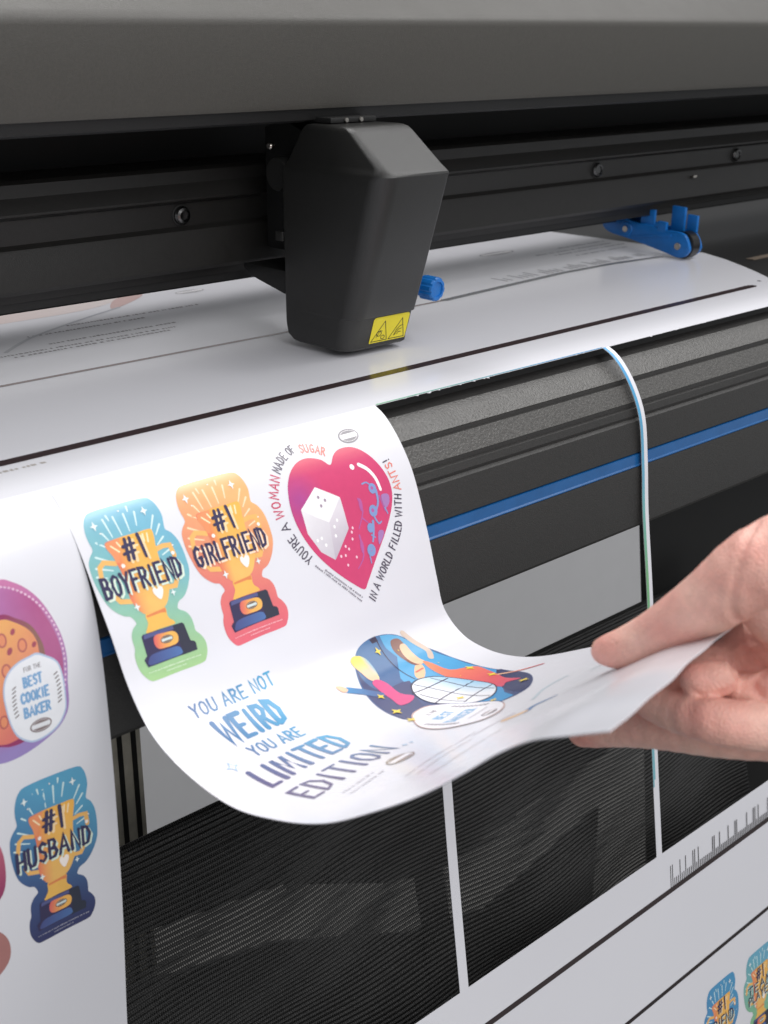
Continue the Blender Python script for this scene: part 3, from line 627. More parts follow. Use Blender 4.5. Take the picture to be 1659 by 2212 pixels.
trophy(S_LOW, 'trophy_sticker', low, 379.5, 91, (96, 168, 198), (120, 180, 150), (128, 188, 120), ['TEAM', 'PLAYER'], .98, 1.0, 'green trophy sticker reading #1 team player at the lower right edge')

# ------------------------------------------------------------------ left sticker sheet, hanging straight down
left = tag(empty('sticker_sheet', (-.26, -.09, -.2)), 'white vinyl sheet hanging straight down with cookie and blue husband trophy stickers', 'sticker sheet')
lp = grid_sheet('vinyl', S_HANG, np.linspace(0, 154.4, 72), np.linspace(0, S_HANG.L, 150), 'vinyl', left)
trophy(S_HANG, 'trophy_sticker', left, 113.0, 83.8, (74, 156, 196), (60, 96, 150), (48, 50, 96), ['HUSBAND'], .90, 1.05, 'blue and navy trophy sticker reading #1 husband')
A = Art(S_HANG)
ck = [(125.4, 27.4), (128.3, 28.8), (132.4, 32.1), (136.1, 37.2), (139.0, 44.0), (141.1, 51.4), (141.7, 58.9), (140.7, 67.4), (140.3, 73.7), (139.1, 77.6), (136.1, 81.2), (131.1, 84.0), (125.1, 86.1), (119.3, 87.0), (113.8, 86.5), (107.3, 83.8), (100.8, 77.0), (97.7, 67.2), (97.8, 55.6), (102.7, 41.2), (109.8, 32.3), (118.6, 27.5)]
A.poly(smooth(ck, 4), lambda u, v: mixc((196, 108, 160), (150, 128, 196), (v-30)/56))
cc = np.array((119.6, 58)); inner = [tuple(cc+(np.array(p)-cc)*.93) for p in ck]
A.poly(smooth(inner, 4), lambda u, v: mixc((176, 120, 186), (178, 80, 136), (u-114)/20) if v < 66 else mixc((178, 80, 136), (150, 128, 196), (v-66)/18))
rng2 = random.Random(4)
for k in range(34):
    t = -1.45+k*.062; A.poly(ellipse((cc[0]+21.2*math.cos(t), cc[1]+29.2*math.sin(t)), .38, .52, 6, t), (232, 196, 220), 0)
A.poly(smooth([(122.0, 38.0), (126.5, 40.4), (130.9, 43.9), (133.3, 49.0), (134.2, 53.7), (133.6, 61.4), (130.0, 74.2), (124.9, 81.2), (119.5, 82.3), (114.5, 80.7), (108.1, 77.4), (103.3, 69.3), (102.6, 57.3), (106.2, 45.5), (113.3, 39.4)], 4), lambda u, v: mixc((150, 44, 96), (140, 92, 82), (u-122)/10))
A.poly(smooth([(121.6, 39.6), (125.6, 41.4), (129.7, 44.9), (131.8, 48.7), (132.3, 53.1), (131.7, 60.8), (128.7, 72.0), (124.1, 79.1), (119.0, 80.7), (114.6, 80.0), (108.9, 76.3), (104.7, 68.8), (104.2, 57.9), (107.6, 46.9), (113.9, 40.9)], 4), lambda u, v: mixc((238, 164, 88), (226, 112, 100), (v-44)/34+(u-120)/40))
for c, a, b in (((124.7, 44.4), .8, 1.1), ((122.5, 50.2), .9, 1.3), ((131.0, 50.6), .8, 1.0), ((118.7, 46.6), .8, 1), ((112, 55), .9, 1.2), ((115, 66), 1, 1.2), ((109, 62), .9, 1.1)): A.poly(ellipse(c, a, b, 12, .5), (168, 66, 84), .2)
for c in ((127.0, 49.6), (120.6, 46.0), (120.3, 56.1), (116.9, 72.8), (111, 69)):
    A.poly(ellipse(c, 1.7, 2.4, 16), (186, 90, 84), .3); A.poly(ellipse(c, 1.15, 1.8, 16), (232, 136, 92), .3)
A.poly(smooth([(131.4, 53.6), (134.6, 55.7), (137.4, 58.1), (138.8, 61.0), (139.4, 66.2), (139.3, 74.0), (138.4, 77.3), (135.8, 80.8), (131.9, 82.9), (127.5, 83.7), (124.4, 82.8), (120.9, 79.7), (119.0, 75.0), (118.1, 69.0), (117.9, 63.8), (118.9, 59.4), (121.1, 56.4), (124.6, 54.5), (128.5, 53.8)], 4), (176, 196, 226))
card = [tuple(np.array((129, 68.6))+(np.array(p)-np.array((129, 68.6)))*.955) for p in [(131.4, 53.6), (134.6, 55.7), (137.4, 58.1), (138.8, 61.0), (139.4, 66.2), (139.3, 74.0), (138.4, 77.3), (135.8, 80.8), (131.9, 82.9), (127.5, 83.7), (124.4, 82.8), (120.9, 79.7), (119.0, 75.0), (118.1, 69.0), (117.9, 63.8), (118.9, 59.4), (121.1, 56.4), (124.6, 54.5), (128.5, 53.8)]]
A.poly(smooth(card, 4), (234, 236, 242))
A.text('FOR THE', (126, 58.6), (132, 58.6), 1.5, (120, 112, 116), .16); 
for s, a, b, y in (('BEST', 125.3, 131.7, 63.8), ('COOKIE', 123.7, 133.4, 69.0), ('BAKER', 124.2, 133.4, 74.2)): A.text(s, (a, y), (b, y), 3.3, (116, 166, 214), .24)
for c0, t0, sgn in (((122.4, 68), 0, 1), ((136, 68), 0, -1)):
    for k in range(8): A.line([(c0[0]-sgn*(1.2-.12*(k-4)**2*.3)-.5, c0[1]-5+k*1.4), (c0[0]-sgn*(1.2-.12*(k-4)**2*.3)+.7, c0[1]-5.6+k*1.4)], .45, (110, 100, 100))
oval_logo(A, (129.4, 78.4), 3.9, 2.3, (130, 112, 112), 0, (226, 228, 234))
A.build('cookie_sticker', left)['label'] = 'purple cookie sticker with a white name card'
A = Art(S_HANG); A.poly(smooth([(93, 106), (100, 104), (106, 108), (110.8, 118), (111.4, 130), (108.6, 137), (100, 141), (92, 138)], 4), grad((206, 110, 120), (150, 50, 96), (108, 110), (112, 136)))
A.poly(smooth([(92, 150), (100, 147), (107, 149), (110.6, 156), (109.4, 164), (102, 169), (92, 168)], 4), (172, 112, 108)); A.build('round_sticker', left)

# ------------------------------------------------------------------ the sheet being peeled away by the hand
peel = tag(empty('peeled_sticker_sheet', (-.115, -.2, -.09)), 'white sheet of printed stickers curling forward, its corner held by the hand', 'sticker sheet')
pp = grid_sheet('vinyl', S_PEEL, np.linspace(0, 151, 70), np.linspace(0, S_PEEL.L, 190), 'vinyl', peel, thick=.3)
trophy(S_PEEL, 'trophy_sticker', peel, 0, 0, (104, 176, 204), (128, 186, 172), (158, 202, 130), ['BOYFRIEND'], 1, 1, 'teal and green trophy sticker reading #1 boyfriend')
trophy(S_PEEL, 'trophy_sticker', peel, 37.4, -.6, (244, 172, 104), (226, 122, 102), (230, 92, 112), ['GIRLFRIEND'], 1.02, 1, 'orange and red trophy sticker reading #1 girlfriend')
A = Art(S_PEEL)
ho = [(110.5, 71.2), (105.5, 67.4), (100.2, 62.4), (95.2, 56.7), (91.1, 50.5), (88.3, 43.8), (87.0, 37.5), (87.2, 31.6), (88.9, 25.8), (91.2, 22.0), (94.2, 18.9), (98.2, 16.6), (102.4, 15.9), (106.3, 16.7), (109.7, 18.4), (112.5, 21.2), (115.7, 17.9), (119.0, 16.1), (122.7, 15.8), (126.3, 16.5), (129.7, 18.6), (132.8, 22.1), (135.1, 26.2), (136.6, 30.3), (137.4, 34.6), (137.0, 39.0), (135.2, 43.5), (132.4, 47.8), (128.2, 53.0), (123.2, 58.5), (117.7, 64.5), (113.3, 69.1)]
hs = smooth(ho, 3); k0 = 0
A.poly(hs, lambda u, v: mixc(mixc((214, 56, 108), (172, 62, 144), max(0, 1-math.dist((u, v), (92, 31))/13)), (232, 104, 108), max(0, 1-(v-14)/9)*.8))
A.poly([(91.2, 34.6), (101.0, 27.8), (110.8, 34.3), (110.6, 46.6), (100.0, 56.2), (94.5, 51.8), (90.9, 43.9)], grad((236, 234, 238), (196, 190, 200), (95, 32), (106, 54)))
A.poly([(110.8, 34.3), (110.6, 46.6), (100.0, 56.2), (102.1, 42.1)], grad((222, 216, 224), (186, 176, 190), (104, 38), (106, 54)))
A.poly([(91.2, 34.6), (101.0, 27.8), (110.8, 34.3), (102.1, 42.1), (96.4, 38.6)], (240, 238, 241))
for c in ((100.8, 31.9), (103.4, 33.7), (100.8, 35.3)): A.poly(ellipse(c, .55, .65, 10), (150, 130, 150), .1)
for c in ((106.1, 42.2), (104.0, 44.2), (103.4, 47.6), (96.5, 46.9), (94.4, 47.3), (97.6, 49.8)): A.poly(ellipse(c, .55, .7, 10), (248, 246, 248), .1)
for c in ((112.6, 46.9), (111.6, 48.3), (111.0, 50.9), (106.6, 52.6), (107.9, 54.0), (103.1, 55.6), (105.4, 55.9), (105.3, 59.7), (110.7, 58.0)): A.poly(ellipse(c, .5, .6, 8), (244, 196, 214), .1)
A.line(smooth([(125.5, 24.2), (128.7, 27.0), (130.9, 31.3), (131.6, 36.2)], 4, False), 1.7, (248, 240, 244), 1.3); A.poly(ellipse((121.9, 24.4), 1.1, 1.2, 14), (248, 240, 244))
AB = (122, 150, 206); AD = (184, 84, 160)
for st, w in (([(119.1, 37.0), (119.8, 42.1), (115.6, 48.1)], .9), ([(114.9, 50.5), (114.5, 58.4), (110.0, 62.5)], .9), ([(118.5, 44.4), (121.2, 47.3)], .7), ([(129.9, 38.3), (130.9, 44.8)], .7)): A.line(smooth(st, 3, False), w, AD, .4)
for c, a, b in (((119.6, 39.5), .9, 2.6), ((114.8, 55), .9, 2.8)): A.poly(ellipse(c, a, b, 14, .1), AD)
A.poly(smooth([(130.7, 38.7), (133.2, 38.2), (134.9, 39.4), (133.9, 42.4), (131.3, 43.6)], 3), (166, 116, 182)); A.poly(smooth([(124.6, 51.9), (126.6, 51.4), (127.6, 52.6), (126.0, 54.8), (123.6, 56.6)], 3), (166, 116, 182))
for st, w in (([(123.3, 32.0), (125.7, 31.9), (127.6, 34.2)], .7), ([(129.0, 35.6), (128.6, 40.2), (126.4, 43.5)], 1.2), ([(124.6, 45.4), (126.0, 48.6), (127.7, 48.2)], .8), ([(123.4, 47), (122.6, 50.6), (120.9, 54.6)], 1.2), ([(117.6, 59.4), (117.5, 62.5)], .7), ([(131.2, 43.5), (131.9, 46.1)], .7), ([(121.0, 52), (122.6, 53.4)], .7)): A.line(smooth(st, 3, False) if len(st) > 2 else st, w, AB, w*.7)
for c, r in (((127.6, 34.8), 1.9), ((124.9, 43.2), 2.1), ((121.4, 49.2), 1.7), ((119.0, 57.6), 2.2)):
    A.poly(ellipse(c, r, r*1.12, 18), AB); A.poly(ellipse((c[0]-.2, c[1]-.2), r*.36, r*.4, 10), AD, .2)
A.build('heart_sticker', peel)['label'] = 'pink heart sticker with white cube and blue ants'
A = Art(S_PEEL)
DK = (74, 66, 84); CR = (206, 62, 96); CO = (236, 122, 108)
A.path_text("YOU'RE", [(90.2, 53.0), (86.8, 47.6), (84.6, 42.6)], 3.6, DK); A.path_text('A', [(84.0, 40.4), (83.4, 37.6)], 3.6, DK)
A.path_text('WOMAN', [(82.9, 35.6), (83.6, 27.6), (87.6, 20.6)], 3.8, CR); A.path_text('MADE', [(88.6, 19.3), (91.8, 16.0), (95.4, 13.9)], 3.6, DK); A.path_text('OF', [(96.9, 13.2), (100.2, 12.2)], 3.4, DK)
A.path_text('SUGAR', [(102.2, 13.2), (107.2, 14.2), (112.0, 17.0)], 3.6, CO)
A.path_text('IN A WORLD FILLED WITH', [(114.2, 77.6), (121.6, 70.4), (130.5, 61.6), (137.0, 53.6), (141.4, 40.8)], 3.6, DK); A.path_text('ANTS!', [(142.2, 38.6), (142.4, 33.4), (141.2, 25.6)], 3.6, [CO, CO, CO, CO, DK])
A.smallprint((89.8, 56.3), (107.3, 75.4), .8, (128, 122, 134), 5); A.smallprint((93.7, 58.9), (108.1, 74.0), .8, (128, 122, 134), 6)
oval_logo(A, (127.7, 11.5), 5.0, 3.2, (132, 128, 134)); A.build('heart_lettering', peel)
A = Art(S_PEEL)
tg = lambda u, v: mixc(mixc((70, 160, 206), (76, 110, 160), (54-u)/36), (74, 62, 112), (v-104)/46-(u-20)/70)
for s, a, b, y, h, w in (('YOU ARE NOT', 17.7, 55.1, 92.2, 5.0, .17), ('WEIRD', 21.8, 49.2, 107.5, 11.2, .19), ('YOU ARE', 25.1, 48.1, 117.6, 5.6, .17), ('LIMITED', 16.0, 54.2, 136.2, 13.2, .15), ('EDITION', 15.3, 54.8, 157.8, 13.4, .115)): A.text(s, (a, y), (b, y), h, tg, w)
for c in ((14.4, 117.2),):
    A.spark(c, 2.5, (150, 190, 226)); A.spark(c, 1.5, (236, 235, 240))
A.spark((58, 158.3), 1.3, (170, 200, 226)); A.spark((60.5, 159), 1.0, (170, 200, 226))
oval_logo(A, (46, 168.6), 5.2, 4.6, (140, 122, 104)); A.smallprint((20.7, 167), (36, 167), 1.4, (206, 202, 208), 9); A.smallprint((20.7, 171), (36, 171), 1.4, (206, 202, 208), 10)
A.build('slogan_lettering', peel)['label'] = 'blue hand-lettered slogan about limited edition'
# dance sticker
A = Art(S_PEEL)
A.poly(smooth([(95.3, 93.9), (99.5, 91.4), (105.3, 90.1), (111.1, 90.3), (115.7, 91.3), (120.4, 93.3), (124.1, 96.7), (128.1, 101.2), (132.0, 107.4), (133.6, 114.2), (134.6, 121.3), (134.3, 129.5), (133.7, 137.8), (131.5, 148.9), (127.1, 158.7), (120.7, 166.5), (112.4, 173.4), (105.5, 176.5), (98, 174), (92, 165), (90, 150), (86.0, 141.4), (79.6, 138.7), (79.3, 132.1), (80.3, 124.9), (82.1, 117.7), (84.3, 111.6), (87.3, 105.1), (91.1, 98.7)], 3), grad((74, 116, 166), (60, 74, 122), (100, 95), (90, 135)))
A.poly([(111.1, 90.6), (115.7, 91.5), (120.4, 93.6), (128.1, 101.5), (133.3, 114.2), (134.0, 129.5), (133.2, 138), (106.2, 164.7), (100.7, 174), (95.9, 171), (101.6, 142.1), (101.3, 119.1), (103.5, 112.3), (112.5, 101.5), (110.6, 96.1)], grad((86, 170, 220), (60, 150, 212), (112, 95), (120, 150)))
A.poly(smooth([(91.1, 99.5), (89.5, 106.2), (91.5, 114.1), (104.8, 115.9), (96.2, 127.9), (88.0, 140.1), (80.2, 138.0), (79.9, 132.1), (80.9, 124.9), (82.7, 117.7), (84.9, 111.6), (87.9, 105.1)], 3), (62, 68, 112))
A.poly(smooth([(133.2, 137.8), (131.0, 148.9), (126.6, 158.4), (118.4, 168.0), (110.5, 173.8), (104.0, 174.7), (112.3, 158.1)], 3), (46, 52, 98))
A.line(smooth([(108.4, 92.1), (107.8, 98.4), (107.5, 106.8), (107.5, 116.6)], 3, False), .55, (52, 44, 66)); A.poly([(105.0, 90.4), (108.7, 90.0), (109, 92.3), (105.6, 92.4)], (58, 50, 74))
A.line(smooth([(123.4, 93.4), (125.6, 98), (128.6, 104.6), (126, 109)], 4, False), 2.6, (214, 190, 172)); A.poly(smooth([(115.3, 109.4), (118.4, 110.7), (115.2, 115.2), (109.8, 118.5), (109.2, 115.0)], 3), (244, 190, 142))
A.poly(smooth([(114.3, 95.1), (116.4, 94.0), (119.4, 94.7), (120.4, 96.8), (120.2, 101.0), (119.2, 105.7), (119.6, 109.6), (115.7, 109.0), (114.3, 104.4), (113.2, 99.0)], 3), (140, 96, 86))
A.poly(smooth([(118.1, 97.5), (120.8, 97.9), (120.9, 102.1), (121.0, 106.6), (121.5, 109.5), (118.3, 110.0), (116.4, 107.1), (115.9, 103.2), (116.6, 99.5)], 3), (246, 198, 158))
A.poly(smooth([(120.7, 108.9), (122.9, 112.3), (123.8, 121.1), (130.0, 124.8), (133.4, 127.8), (131.5, 135.2), (128.2, 142.4), (123.6, 150.6), (121.2, 160.3), (118.1, 155.2), (113.3, 157.1), (117.5, 143.2), (117.4, 127.9), (118.0, 119.5), (118.9, 113.9)], 3), grad((244, 136, 92), (226, 72, 100), (122, 112), (117, 156)))
A.line([(128.0, 143.0), (132.0, 152.0), (136.4, 159.2)], 1.5, grad((246, 186, 140), (214, 60, 70), (129, 146), (135, 157)))
A.line([(112, 113), (116.6, 112.6)], .9, (226, 100, 86))
A.poly(smooth([(91.0, 95.8), (93.5, 94.4), (96.6, 95.4), (98.5, 98.0), (98.2, 103.3), (95.6, 108.4), (92.3, 106.9), (91.6, 102.1), (90.8, 98.7)], 3), lambda u, v: mixc((248, 218, 84), (246, 196, 158), (v-97)/5) if u < 96.6 else mixc((248, 226, 140), (120, 176, 214), (u-96.6)/2.2))
A.poly(smooth([(91.6, 108.3), (95.0, 107.8), (96.4, 112.2), (94.7, 120.5), (96.5, 126.1), (91.8, 128.6), (87.4, 127.0), (89.0, 121.0), (90.3, 113.4)], 3), (222, 66, 128))
A.line([(80.0, 106.2), (84.4, 110), (88.6, 116.0)], 3.2, grad((70, 140, 196), (70, 96, 150), (80, 106), (88, 115)), 3.8); A.poly(smooth([(76.7, 102.7), (79.4, 103.9), (80.1, 106.4), (77.5, 106.4)], 3), (246, 190, 150))
ball = smooth([(101.7, 119.5), (106.2, 117.4), (110.7, 117.9), (115.9, 121.7), (119.3, 130.5), (119.6, 141.8), (116.5, 150.7), (110.0, 157.7), (103.4, 161.0), (98.6, 157.5), (96.8, 145.8), (95.2, 137.6), (95.6, 130.8), (97.8, 124.7)], 3)
A.poly(ball, (44, 36, 58)); bc = np.array((107.5, 139)); A.poly([tuple(bc+(np.array(p)-bc)*.965) for p in ball], grad((240, 242, 248), (150, 200, 232), (106, 140), (120, 138)))
for st, w in (([(97.9, 124.2), (102.9, 125.5), (116.5, 125.9)], .8), ([(95.6, 138.2), (106.9, 137.4), (118.9, 137.3)], .9), ([(99.0, 150.4), (109.0, 149.3), (116.6, 149.3)], .8), ([(103.6, 119.6), (105.4, 127.0), (106.0, 138.0), (104.1, 159)], .5), ([(112.4, 120.5), (113.8, 131.0), (112.4, 154)], .5), ([(98.6, 127.5), (98.9, 136.5), (99.6, 151.2)], .5)): A.line(smooth(st, 3, False), w, (52, 40, 66))
cd = [(82.3, 137.5), (87.9, 135.7), (92.7, 137.4), (96.5, 143.5), (97.9, 152.6), (97.8, 164.0), (95.2, 172.4), (89.5, 178.8), (82.2, 182.6), (76.4, 181.5), (73.6, 175.3), (72.1, 165.6), (72.7, 156.1), (75.5, 147.3)]
A.poly(smooth(cd, 3), lambda u, v: (70, 74, 130) if u > 93 else (206, 170, 160)); cx = np.array((85, 160)); A.poly(smooth([tuple(cx+(np.array(p)-cx)*.965) for p in cd], 3), (238, 237, 243))
A.text('FOR THE', (83.6, 144.4), (89.8, 144.4), 2.2, (120, 108, 112), .18); A.text('BEST', (82.2, 153), (89.6, 153), 4.6, (120, 176, 220), .2); A.text('DANCER', (79.0, 163), (91.4, 163), 5.4, (120, 176, 220), .18)
for k in range(9):
    A.line([(94.0, 148+k*2.1), (95.0, 149.2+k*2.1)], .7, (104, 88, 100)); A.line([(76.6-.12*k, 150+k*2.0), (77.8-.12*k, 151.2+k*2.0)], .7, (104, 88, 100))
oval_logo(A, (83.6, 176.2), 3.2, 2.9, (122, 108, 110)); A.line([(80, 169), (91, 168.4)], .4, (130, 110, 116))
Y = (246, 212, 58)
for c, r in (((105.7, 96.2), 1.7), ((87.3, 117.0), 1.7), ((82.5, 129.8), 2.3), ((79.5, 140.3), 2.0), ((129.9, 126.5), 2.2), ((127.1, 140.6), 2.2), ((117.5, 164.7), 2.4), ((102.2, 145.5), 2.0), ((115.2, 99.4), .5), ((98, 166), 1.7), ((121, 129), .4), ((125, 114), .4)): A.spark(c, r, Y)
A.build('dance_sticker', peel)['label'] = 'blue sticker of two people dancing behind a mirror ball'
A = Art(S_PEEL)
A.line(smooth([(90.6, 192.0), (101.5, 188.5), (113.4, 190.6)], 4, False), 1.6, (190, 206, 216)); A.line(smooth([(74.9, 203.4), (80.2, 204.1), (84.3, 212.4)], 4, False), 4.5, (84, 124, 176), 1.5); A.line([(70, 196), (75, 203)], 3.0, (240, 196, 150))
A.line(smooth([(60, 190), (68, 192), (76, 196)], 3, False), 1.0, (206, 196, 206)); A.line(smooth([(128, 199), (136, 207), (142, 218)], 4, False), 1.5, (222, 110, 116)); A.line(smooth([(112, 206), (124, 216), (136, 230)], 4, False), 1.8, (214, 224, 228))
A.smallprint((30, 188), (64, 188), 1.3, (206, 196, 204), 31); A.smallprint((30, 194), (56, 194), 1.3, (210, 200, 204), 32); A.smallprint((26, 205), (60, 205), 1.6, (214, 206, 208), 33)
A.build('printed_streaks', peel)

# ------------------------------------------------------------------ the hand: one continuous skin grown over tapered bones
HAND = dict(
    thumb=[(-97.9, -228.2, -33.6, 4.2), (-97.0, -233.7, -31.3, 5.7), (-95.0, -241.5, -25.7, 6.8), (-94.6, -251.7, -16.2, 7.8), (-93.2, -261.4, -6.7, 9.3), (-89.6, -271.8, 5.3, 10.8), (-69.9, -282.7, 8.8, 15.0)],
    thenar=[(-79.1, -272.1, -7.5, 11.5), (-67.6, -278.5, -13.1, 16.0), (-50.0, -288.7, -9.3, 21.0)],
    palm=[(-69.5, -265.1, -36.4, 9.0), (-62.0, -269.1, -36.3, 12.0), (-51.2, -276.9, -37.2, 16.0), (-36.6, -288.0, -32.0, 21.0)],
    index=[(-92.5, -236.6, -45.9, 5.4), (-95.9, -250.4, -44.9, 5.9), (-99.8, -267.9, -40.5, 6.4), (-90.3, -277.6, -42.0, 7.2), (-64.8, -285.3, -44.4, 11.0)],
    middle=[(-83.8, -211.8, -73.4, 5.7), (-83.8, -226.0, -66.6, 6.0), (-84.7, -242.1, -59.6, 6.6), (-83.0, -259.0, -55.2, 6.8), (-74.3, -272.3, -53.8, 7.3), (-46.1, -285.4, -53.1, 12.0)],
    pad=[(-95.5, -259.8, -32.5, 5.2), (-90.7, -264.1, -32.0, 5.2)],
    fold=[(-79.7, -275.4, -33.7, 5.2), (-75.4, -278.5, -36.3, 6.5)],
    heel=[(-83.2, -265.4, -39.3, 6.0), (-81.7, -269.9, -39.6, 7.0), (-75.0, -274.4, -41.9, 9.0)],
    under=[(-88.4, -249.8, -41.4, 5.6), (-78.2, -253.9, -36.3, 6.2), (-70.8, -258.6, -34.7, 7.0)],
    ring=[(-38.4, -261.1, -57.5, 7.5), (-35.4, -264.2, -69.3, 8.0), (-31.2, -278.0, -68.6, 10.0), (-27.9, -288.3, -54.0, 15.0)],
    little=[(-7.6, -257.2, -70.5, 7.0), (-6.5, -259.9, -82.4, 7.5), (-7.1, -276.5, -78.8, 9.0), (-14.7, -288.6, -58.9, 14.0)],
    web=[(-70.1, -257.0, -36.1, 6.5), (-68.7, -260.3, -31.3, 8.5), (-66.4, -266.0, -26.7, 11.0), (-64.9, -273.6, -21.5, 14.0)],
    wrist=[(-36.6, -292.0, -19.8, 22.0), (-11.4, -306.8, -16.7, 25.0), (36.7, -335.5, -12.7, 29.0)],

)
CREASES = [([(-88.5, -269.5, 17.6), (-98.2, -271.5, 11.9), (-101.2, -271.9, 5.5), (-101.2, -271.4, -0.4), (-100.2, -271.1, -4.9), (-95.9, -271.1, -9.6)], 0.9, 0.55), ([(-76.5, -260.8, -24.8), (-77.4, -265.4, -23.9), (-84.0, -274.0, -19.7)], 0.7, 0.4), ([(-77.2, -262.4, -28.2), (-78.0, -267.5, -26.9), (-78.2, -271.2, -25.5)], 0.7, 0.4), ([(-80.5, -254.1, -30.6), (-79.4, -259.2, -31.6), (-89.8, -267.7, -28.3), (-87.7, -268.5, -33.0), (-85.8, -271.1, -33.5), (-85.9, -273.2, -34.4), (-88.5, -276.9, -34.9), (-87.8, -278.1, -35.0)], 1.0, 0.6), ([(-100.2, -261.4, -33.0), (-99.0, -263.4, -34.8), (-99.3, -266.3, -34.1), (-94.5, -267.7, -33.7), (-91.9, -269.5, -32.4)], 0.7, 0.4), ([(-85.0, -271.7, -33.2), (-83.2, -271.5, -31.8), (-82.6, -273.0, -30.2)], 0.7, 0.4), ([(-103.5, -267.6, -35.3), (-104.5, -269.8, -36.7), (-105.5, -270.9, -38.5)], 0.45, 0.2), ([(-102.4, -268.5, -34.9), (-103.7, -270.8, -36.1), (-104.6, -272.0, -37.8)], 0.4, 0.2), ([(-99.3, -241.9, -17.2), (-102.0, -247.4, -18.0), (-101.9, -249.6, -22.1)], 0.3, 0.14), ([(-99.4, -243.8, -15.4), (-102.8, -250.2, -15.9), (-102.0, -251.9, -19.9)], 0.3, 0.14), ([(-97.0, -257.1, 2.2), (-102.0, -263.0, -0.3), (-101.8, -264.7, -5.7)], 0.3, 0.12)]
def sdf_hand(chains, creases=(), res=.85):
    allp = np.array([p for c in chains.values() for p in c]); lo = (allp[:, :3]-allp[:, 3:]).min(0)-4; hi = (allp[:, :3]+allp[:, 3:]).max(0)+4
    n = np.ceil((hi-lo)/res).astype(int)+1
    D = np.full(n, 50., np.float32)
    ax = [lo[i]+np.arange(n[i])*res for i in range(3)]
    def cone(a, b, ra, rb, pad):
        A, B = np.array(a), np.array(b); mn = np.minimum(A-ra, B-rb)-pad; mx = np.maximum(A+ra, B+rb)+pad
        i0 = np.maximum(((mn-lo)/res).astype(int), 0); i1 = np.minimum(((mx-lo)/res).astype(int)+2, n)
        sl = tuple(slice(i0[k], i1[k]) for k in range(3))
        X, Y, Z = np.meshgrid(*(ax[k][sl[k]].astype(np.float32) for k in range(3)), indexing='ij')
        d = B-A; L2 = float(d@d)+1e-9
        t = np.clip(((X-A[0])*d[0]+(Y-A[1])*d[1]+(Z-A[2])*d[2])/L2, 0, 1)
        return sl, np.sqrt((X-A[0]-t*d[0])**2+(Y-A[1]-t*d[1])**2+(Z-A[2]-t*d[2])**2)-(ra+(rb-ra)*t)
    def smin(a, b, k):
        h = np.clip(.5+.5*(b-a)/k, 0, 1); return b*(1-h)+a*h-k*h*(1-h)
    for name, ch in chains.items():
        E = np.full(n, 50., np.float32)
        pts = np.array(ch, float); fine = crom(pts, 3)
        for p, q in zip(fine, fine[1:]):
            sl, d = cone(p[:3], q[:3], p[3], q[3], 7); E[sl] = smin(E[sl], d, 1.2)
        k = {'thumb': 1.6, 'pad': 1.0, 'fold': 1.6, 'index': 1.2, 'middle': 1.1, 'thenar': 1.8, 'palm': 2.2, 'web': 1.6, 'under': 2., 'heel': 2.6}.get(name, 4.5)
        D = smin(D, E, k) if D.min() < 40 else E
    for line, r, depth in creases:      # skin folds: shallow rounded grooves
        E = np.full(n, 50., np.float32); fine = crom(np.array(line, float), 4) if len(line) > 2 else np.array(line, float)
        for p, q in zip(fine, fine[1:]):
            sl, d = cone(p, q, .01, .01, 4); E[sl] = np.minimum(E[sl], d)
        D = D+depth*np.exp(-(E/(r*1.15))**2)*1.6-depth*.35*np.exp(-((E-2.2*r)/(1.4*r))**2)
    return D, lo, res
def surface_nets(D, lo, res):
    n = D.shape; S = D < 0
    c = np.zeros(np.array(n)-1, int)
    for a in (0, 1):
        for b in (0, 1):
            for d in (0, 1): c += S[a:n[0]-1+a, b:n[1]-1+b, d:n[2]-1+d]
    act = (c > 0) & (c < 8); idx = -np.ones(act.shape, int); cells = np.argwhere(act); idx[act] = np.arange(len(cells))
    acc = np.zeros((len(cells), 3)); cnt = np.zeros(len(cells))
    cor = [(a, b, d) for a in (0, 1) for b in (0, 1) for d in (0, 1)]
    for i in range(8):
        for j in range(i+1, 8):
            p, q = np.array(cor[i]), np.array(cor[j])
            if np.abs(p-q).sum() != 1: continue
            d0 = D[tuple((cells+p).T)]; d1 = D[tuple((cells+q).T)]; m = (d0 < 0) != (d1 < 0)
            t = (d0/(d0-d1+1e-12))[:, None]; pt = p+(q-p)*t
            acc[m] += pt[m]; cnt[m] += 1
    V = lo+(cells+acc/cnt[:, None])*res
    F = []
    for axis in range(3):
        u, v = (axis+1) % 3, (axis+2) % 3
        s0 = [slice(1, -1)]*3; s0[axis] = slice(0, n[axis]-1); s1 = list(s0); s1[axis] = slice(1, n[axis])
        A, B = S[tuple(s0)], S[tuple(s1)]
        base = np.argwhere(A != B); flip = A[A != B]
        off = np.ones(3, int); off[axis] = 0; base = base+off
        def g(du, dv):
            b = base.copy(); b[:, u] -= du; b[:, v] -= dv; return idx[tuple(b.T)]
        q = np.stack([g(1, 1), g(0, 1), g(0, 0), g(1, 0)], 1); q[~flip] = q[~flip][:, ::-1]; F.append(q)
    return V, np.concatenate(F)
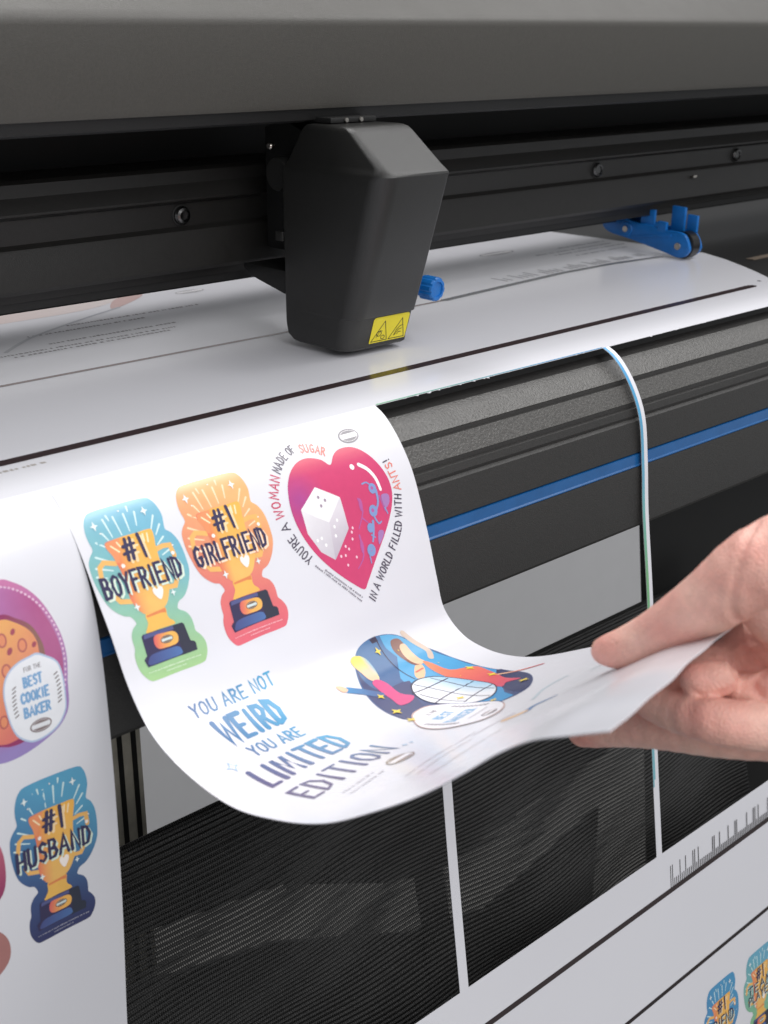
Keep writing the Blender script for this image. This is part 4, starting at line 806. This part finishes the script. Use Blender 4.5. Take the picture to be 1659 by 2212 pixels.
def build_hand():
    root = tag(empty('hand', (-.04, -.29, -.03)), 'bare hand reaching in from the right, thumb and fingers pinching the sheet corner', 'hand')
    V, F = surface_nets(*sdf_hand(HAND, CREASES, .7))
    for _ in range(2):   # relax the lattice marks
        acc = np.zeros_like(V); cnt = np.zeros(len(V))
        for k in range(4):
            np.add.at(acc, F[:, k], V[F[:, (k+1) % 4]]); np.add.at(cnt, F[:, k], 1); np.add.at(acc, F[:, (k+1) % 4], V[F[:, k]]); np.add.at(cnt, F[:, (k+1) % 4], 1)
        V = V*.5+acc/cnt[:, None]*.5
    me = bpy.data.meshes.new('skin'); me.from_pydata((V*.001).tolist(), [], F.tolist())
    # redder skin over knuckles and finger ends
    warm = np.zeros(len(V))
    for name, i, r in (('thumb', 0, 12), ('thumb', 3, 12), ('thumb', 5, 16), ('index', 2, 13), ('middle', 0, 16), ('index', 0, 14), ('pad', 0, 9), ('fold', 0, 9), ('palm', 0, 18)):
        d = np.linalg.norm(V-np.array(HAND[name][i][:3]), axis=1); warm = np.maximum(warm, np.clip(1.25-d/r, 0, 1))
    rg = np.random.RandomState(5); ph = rg.rand(6)*6
    blot = .5+.25*np.sin(V[:, 0]*.45+ph[0])*np.sin(V[:, 1]*.38+ph[1])+.25*np.sin(V[:, 2]*.6+V[:, 0]*.2+ph[2])
    a = np.array(lin((242, 196, 180))); b = np.array(lin((228, 156, 144))); f = np.clip(.6*warm+.35*blot, 0, 1)[:, None]
    col = np.ones((len(V), 4)); col[:, :3] = a*(1-f)+b*f
    at = me.color_attributes.new('tone', 'FLOAT_COLOR', 'POINT'); at.data.foreach_set('color', col.ravel())
    o = link('skin', me, 'skin', root, 180)
    # thumb nail, turned up and a little towards the tip's outer side
    (t0, r0), (t1, r1) = [(np.array(HAND['thumb'][k][:3]), HAND['thumb'][k][3]) for k in (0, 1)]
    L = np.linalg.norm(t0-t1); d = (t0-t1)/L
    up = np.array((-.30, .10, .95)); up -= d*(up@d); up /= np.linalg.norm(up); sd = np.cross(d, up)
    bm = bmesh.new(); rows = []
    for j in range(9):
        f = j/8; ring = []; w = .95*(1-.3*abs(f-.45)); x = -3.2+f*(L+5.4); rr = r1+(r0-r1)*min(max(x/L, -.6), 1)
        if x > L: rr = math.sqrt(max(rr*rr-(x-L)**2, .4))
        for k in range(9):
            ang = (k/8-.5)*1.7*w; ring.append(bm.verts.new(mm(t1+d*x+(up*math.cos(ang)+sd*math.sin(ang))*(rr+.14))))
        rows.append(ring)
    for a_, b_ in zip(rows, rows[1:]):
        for k in range(8): bm.faces.new((a_[k], a_[k+1], b_[k+1], b_[k]))
    r = bmesh.ops.solidify(bm, geom=bm.faces[:], thickness=.0004)
    from_bm('thumbnail', bm, 'nail', root, 60)
build_hand()
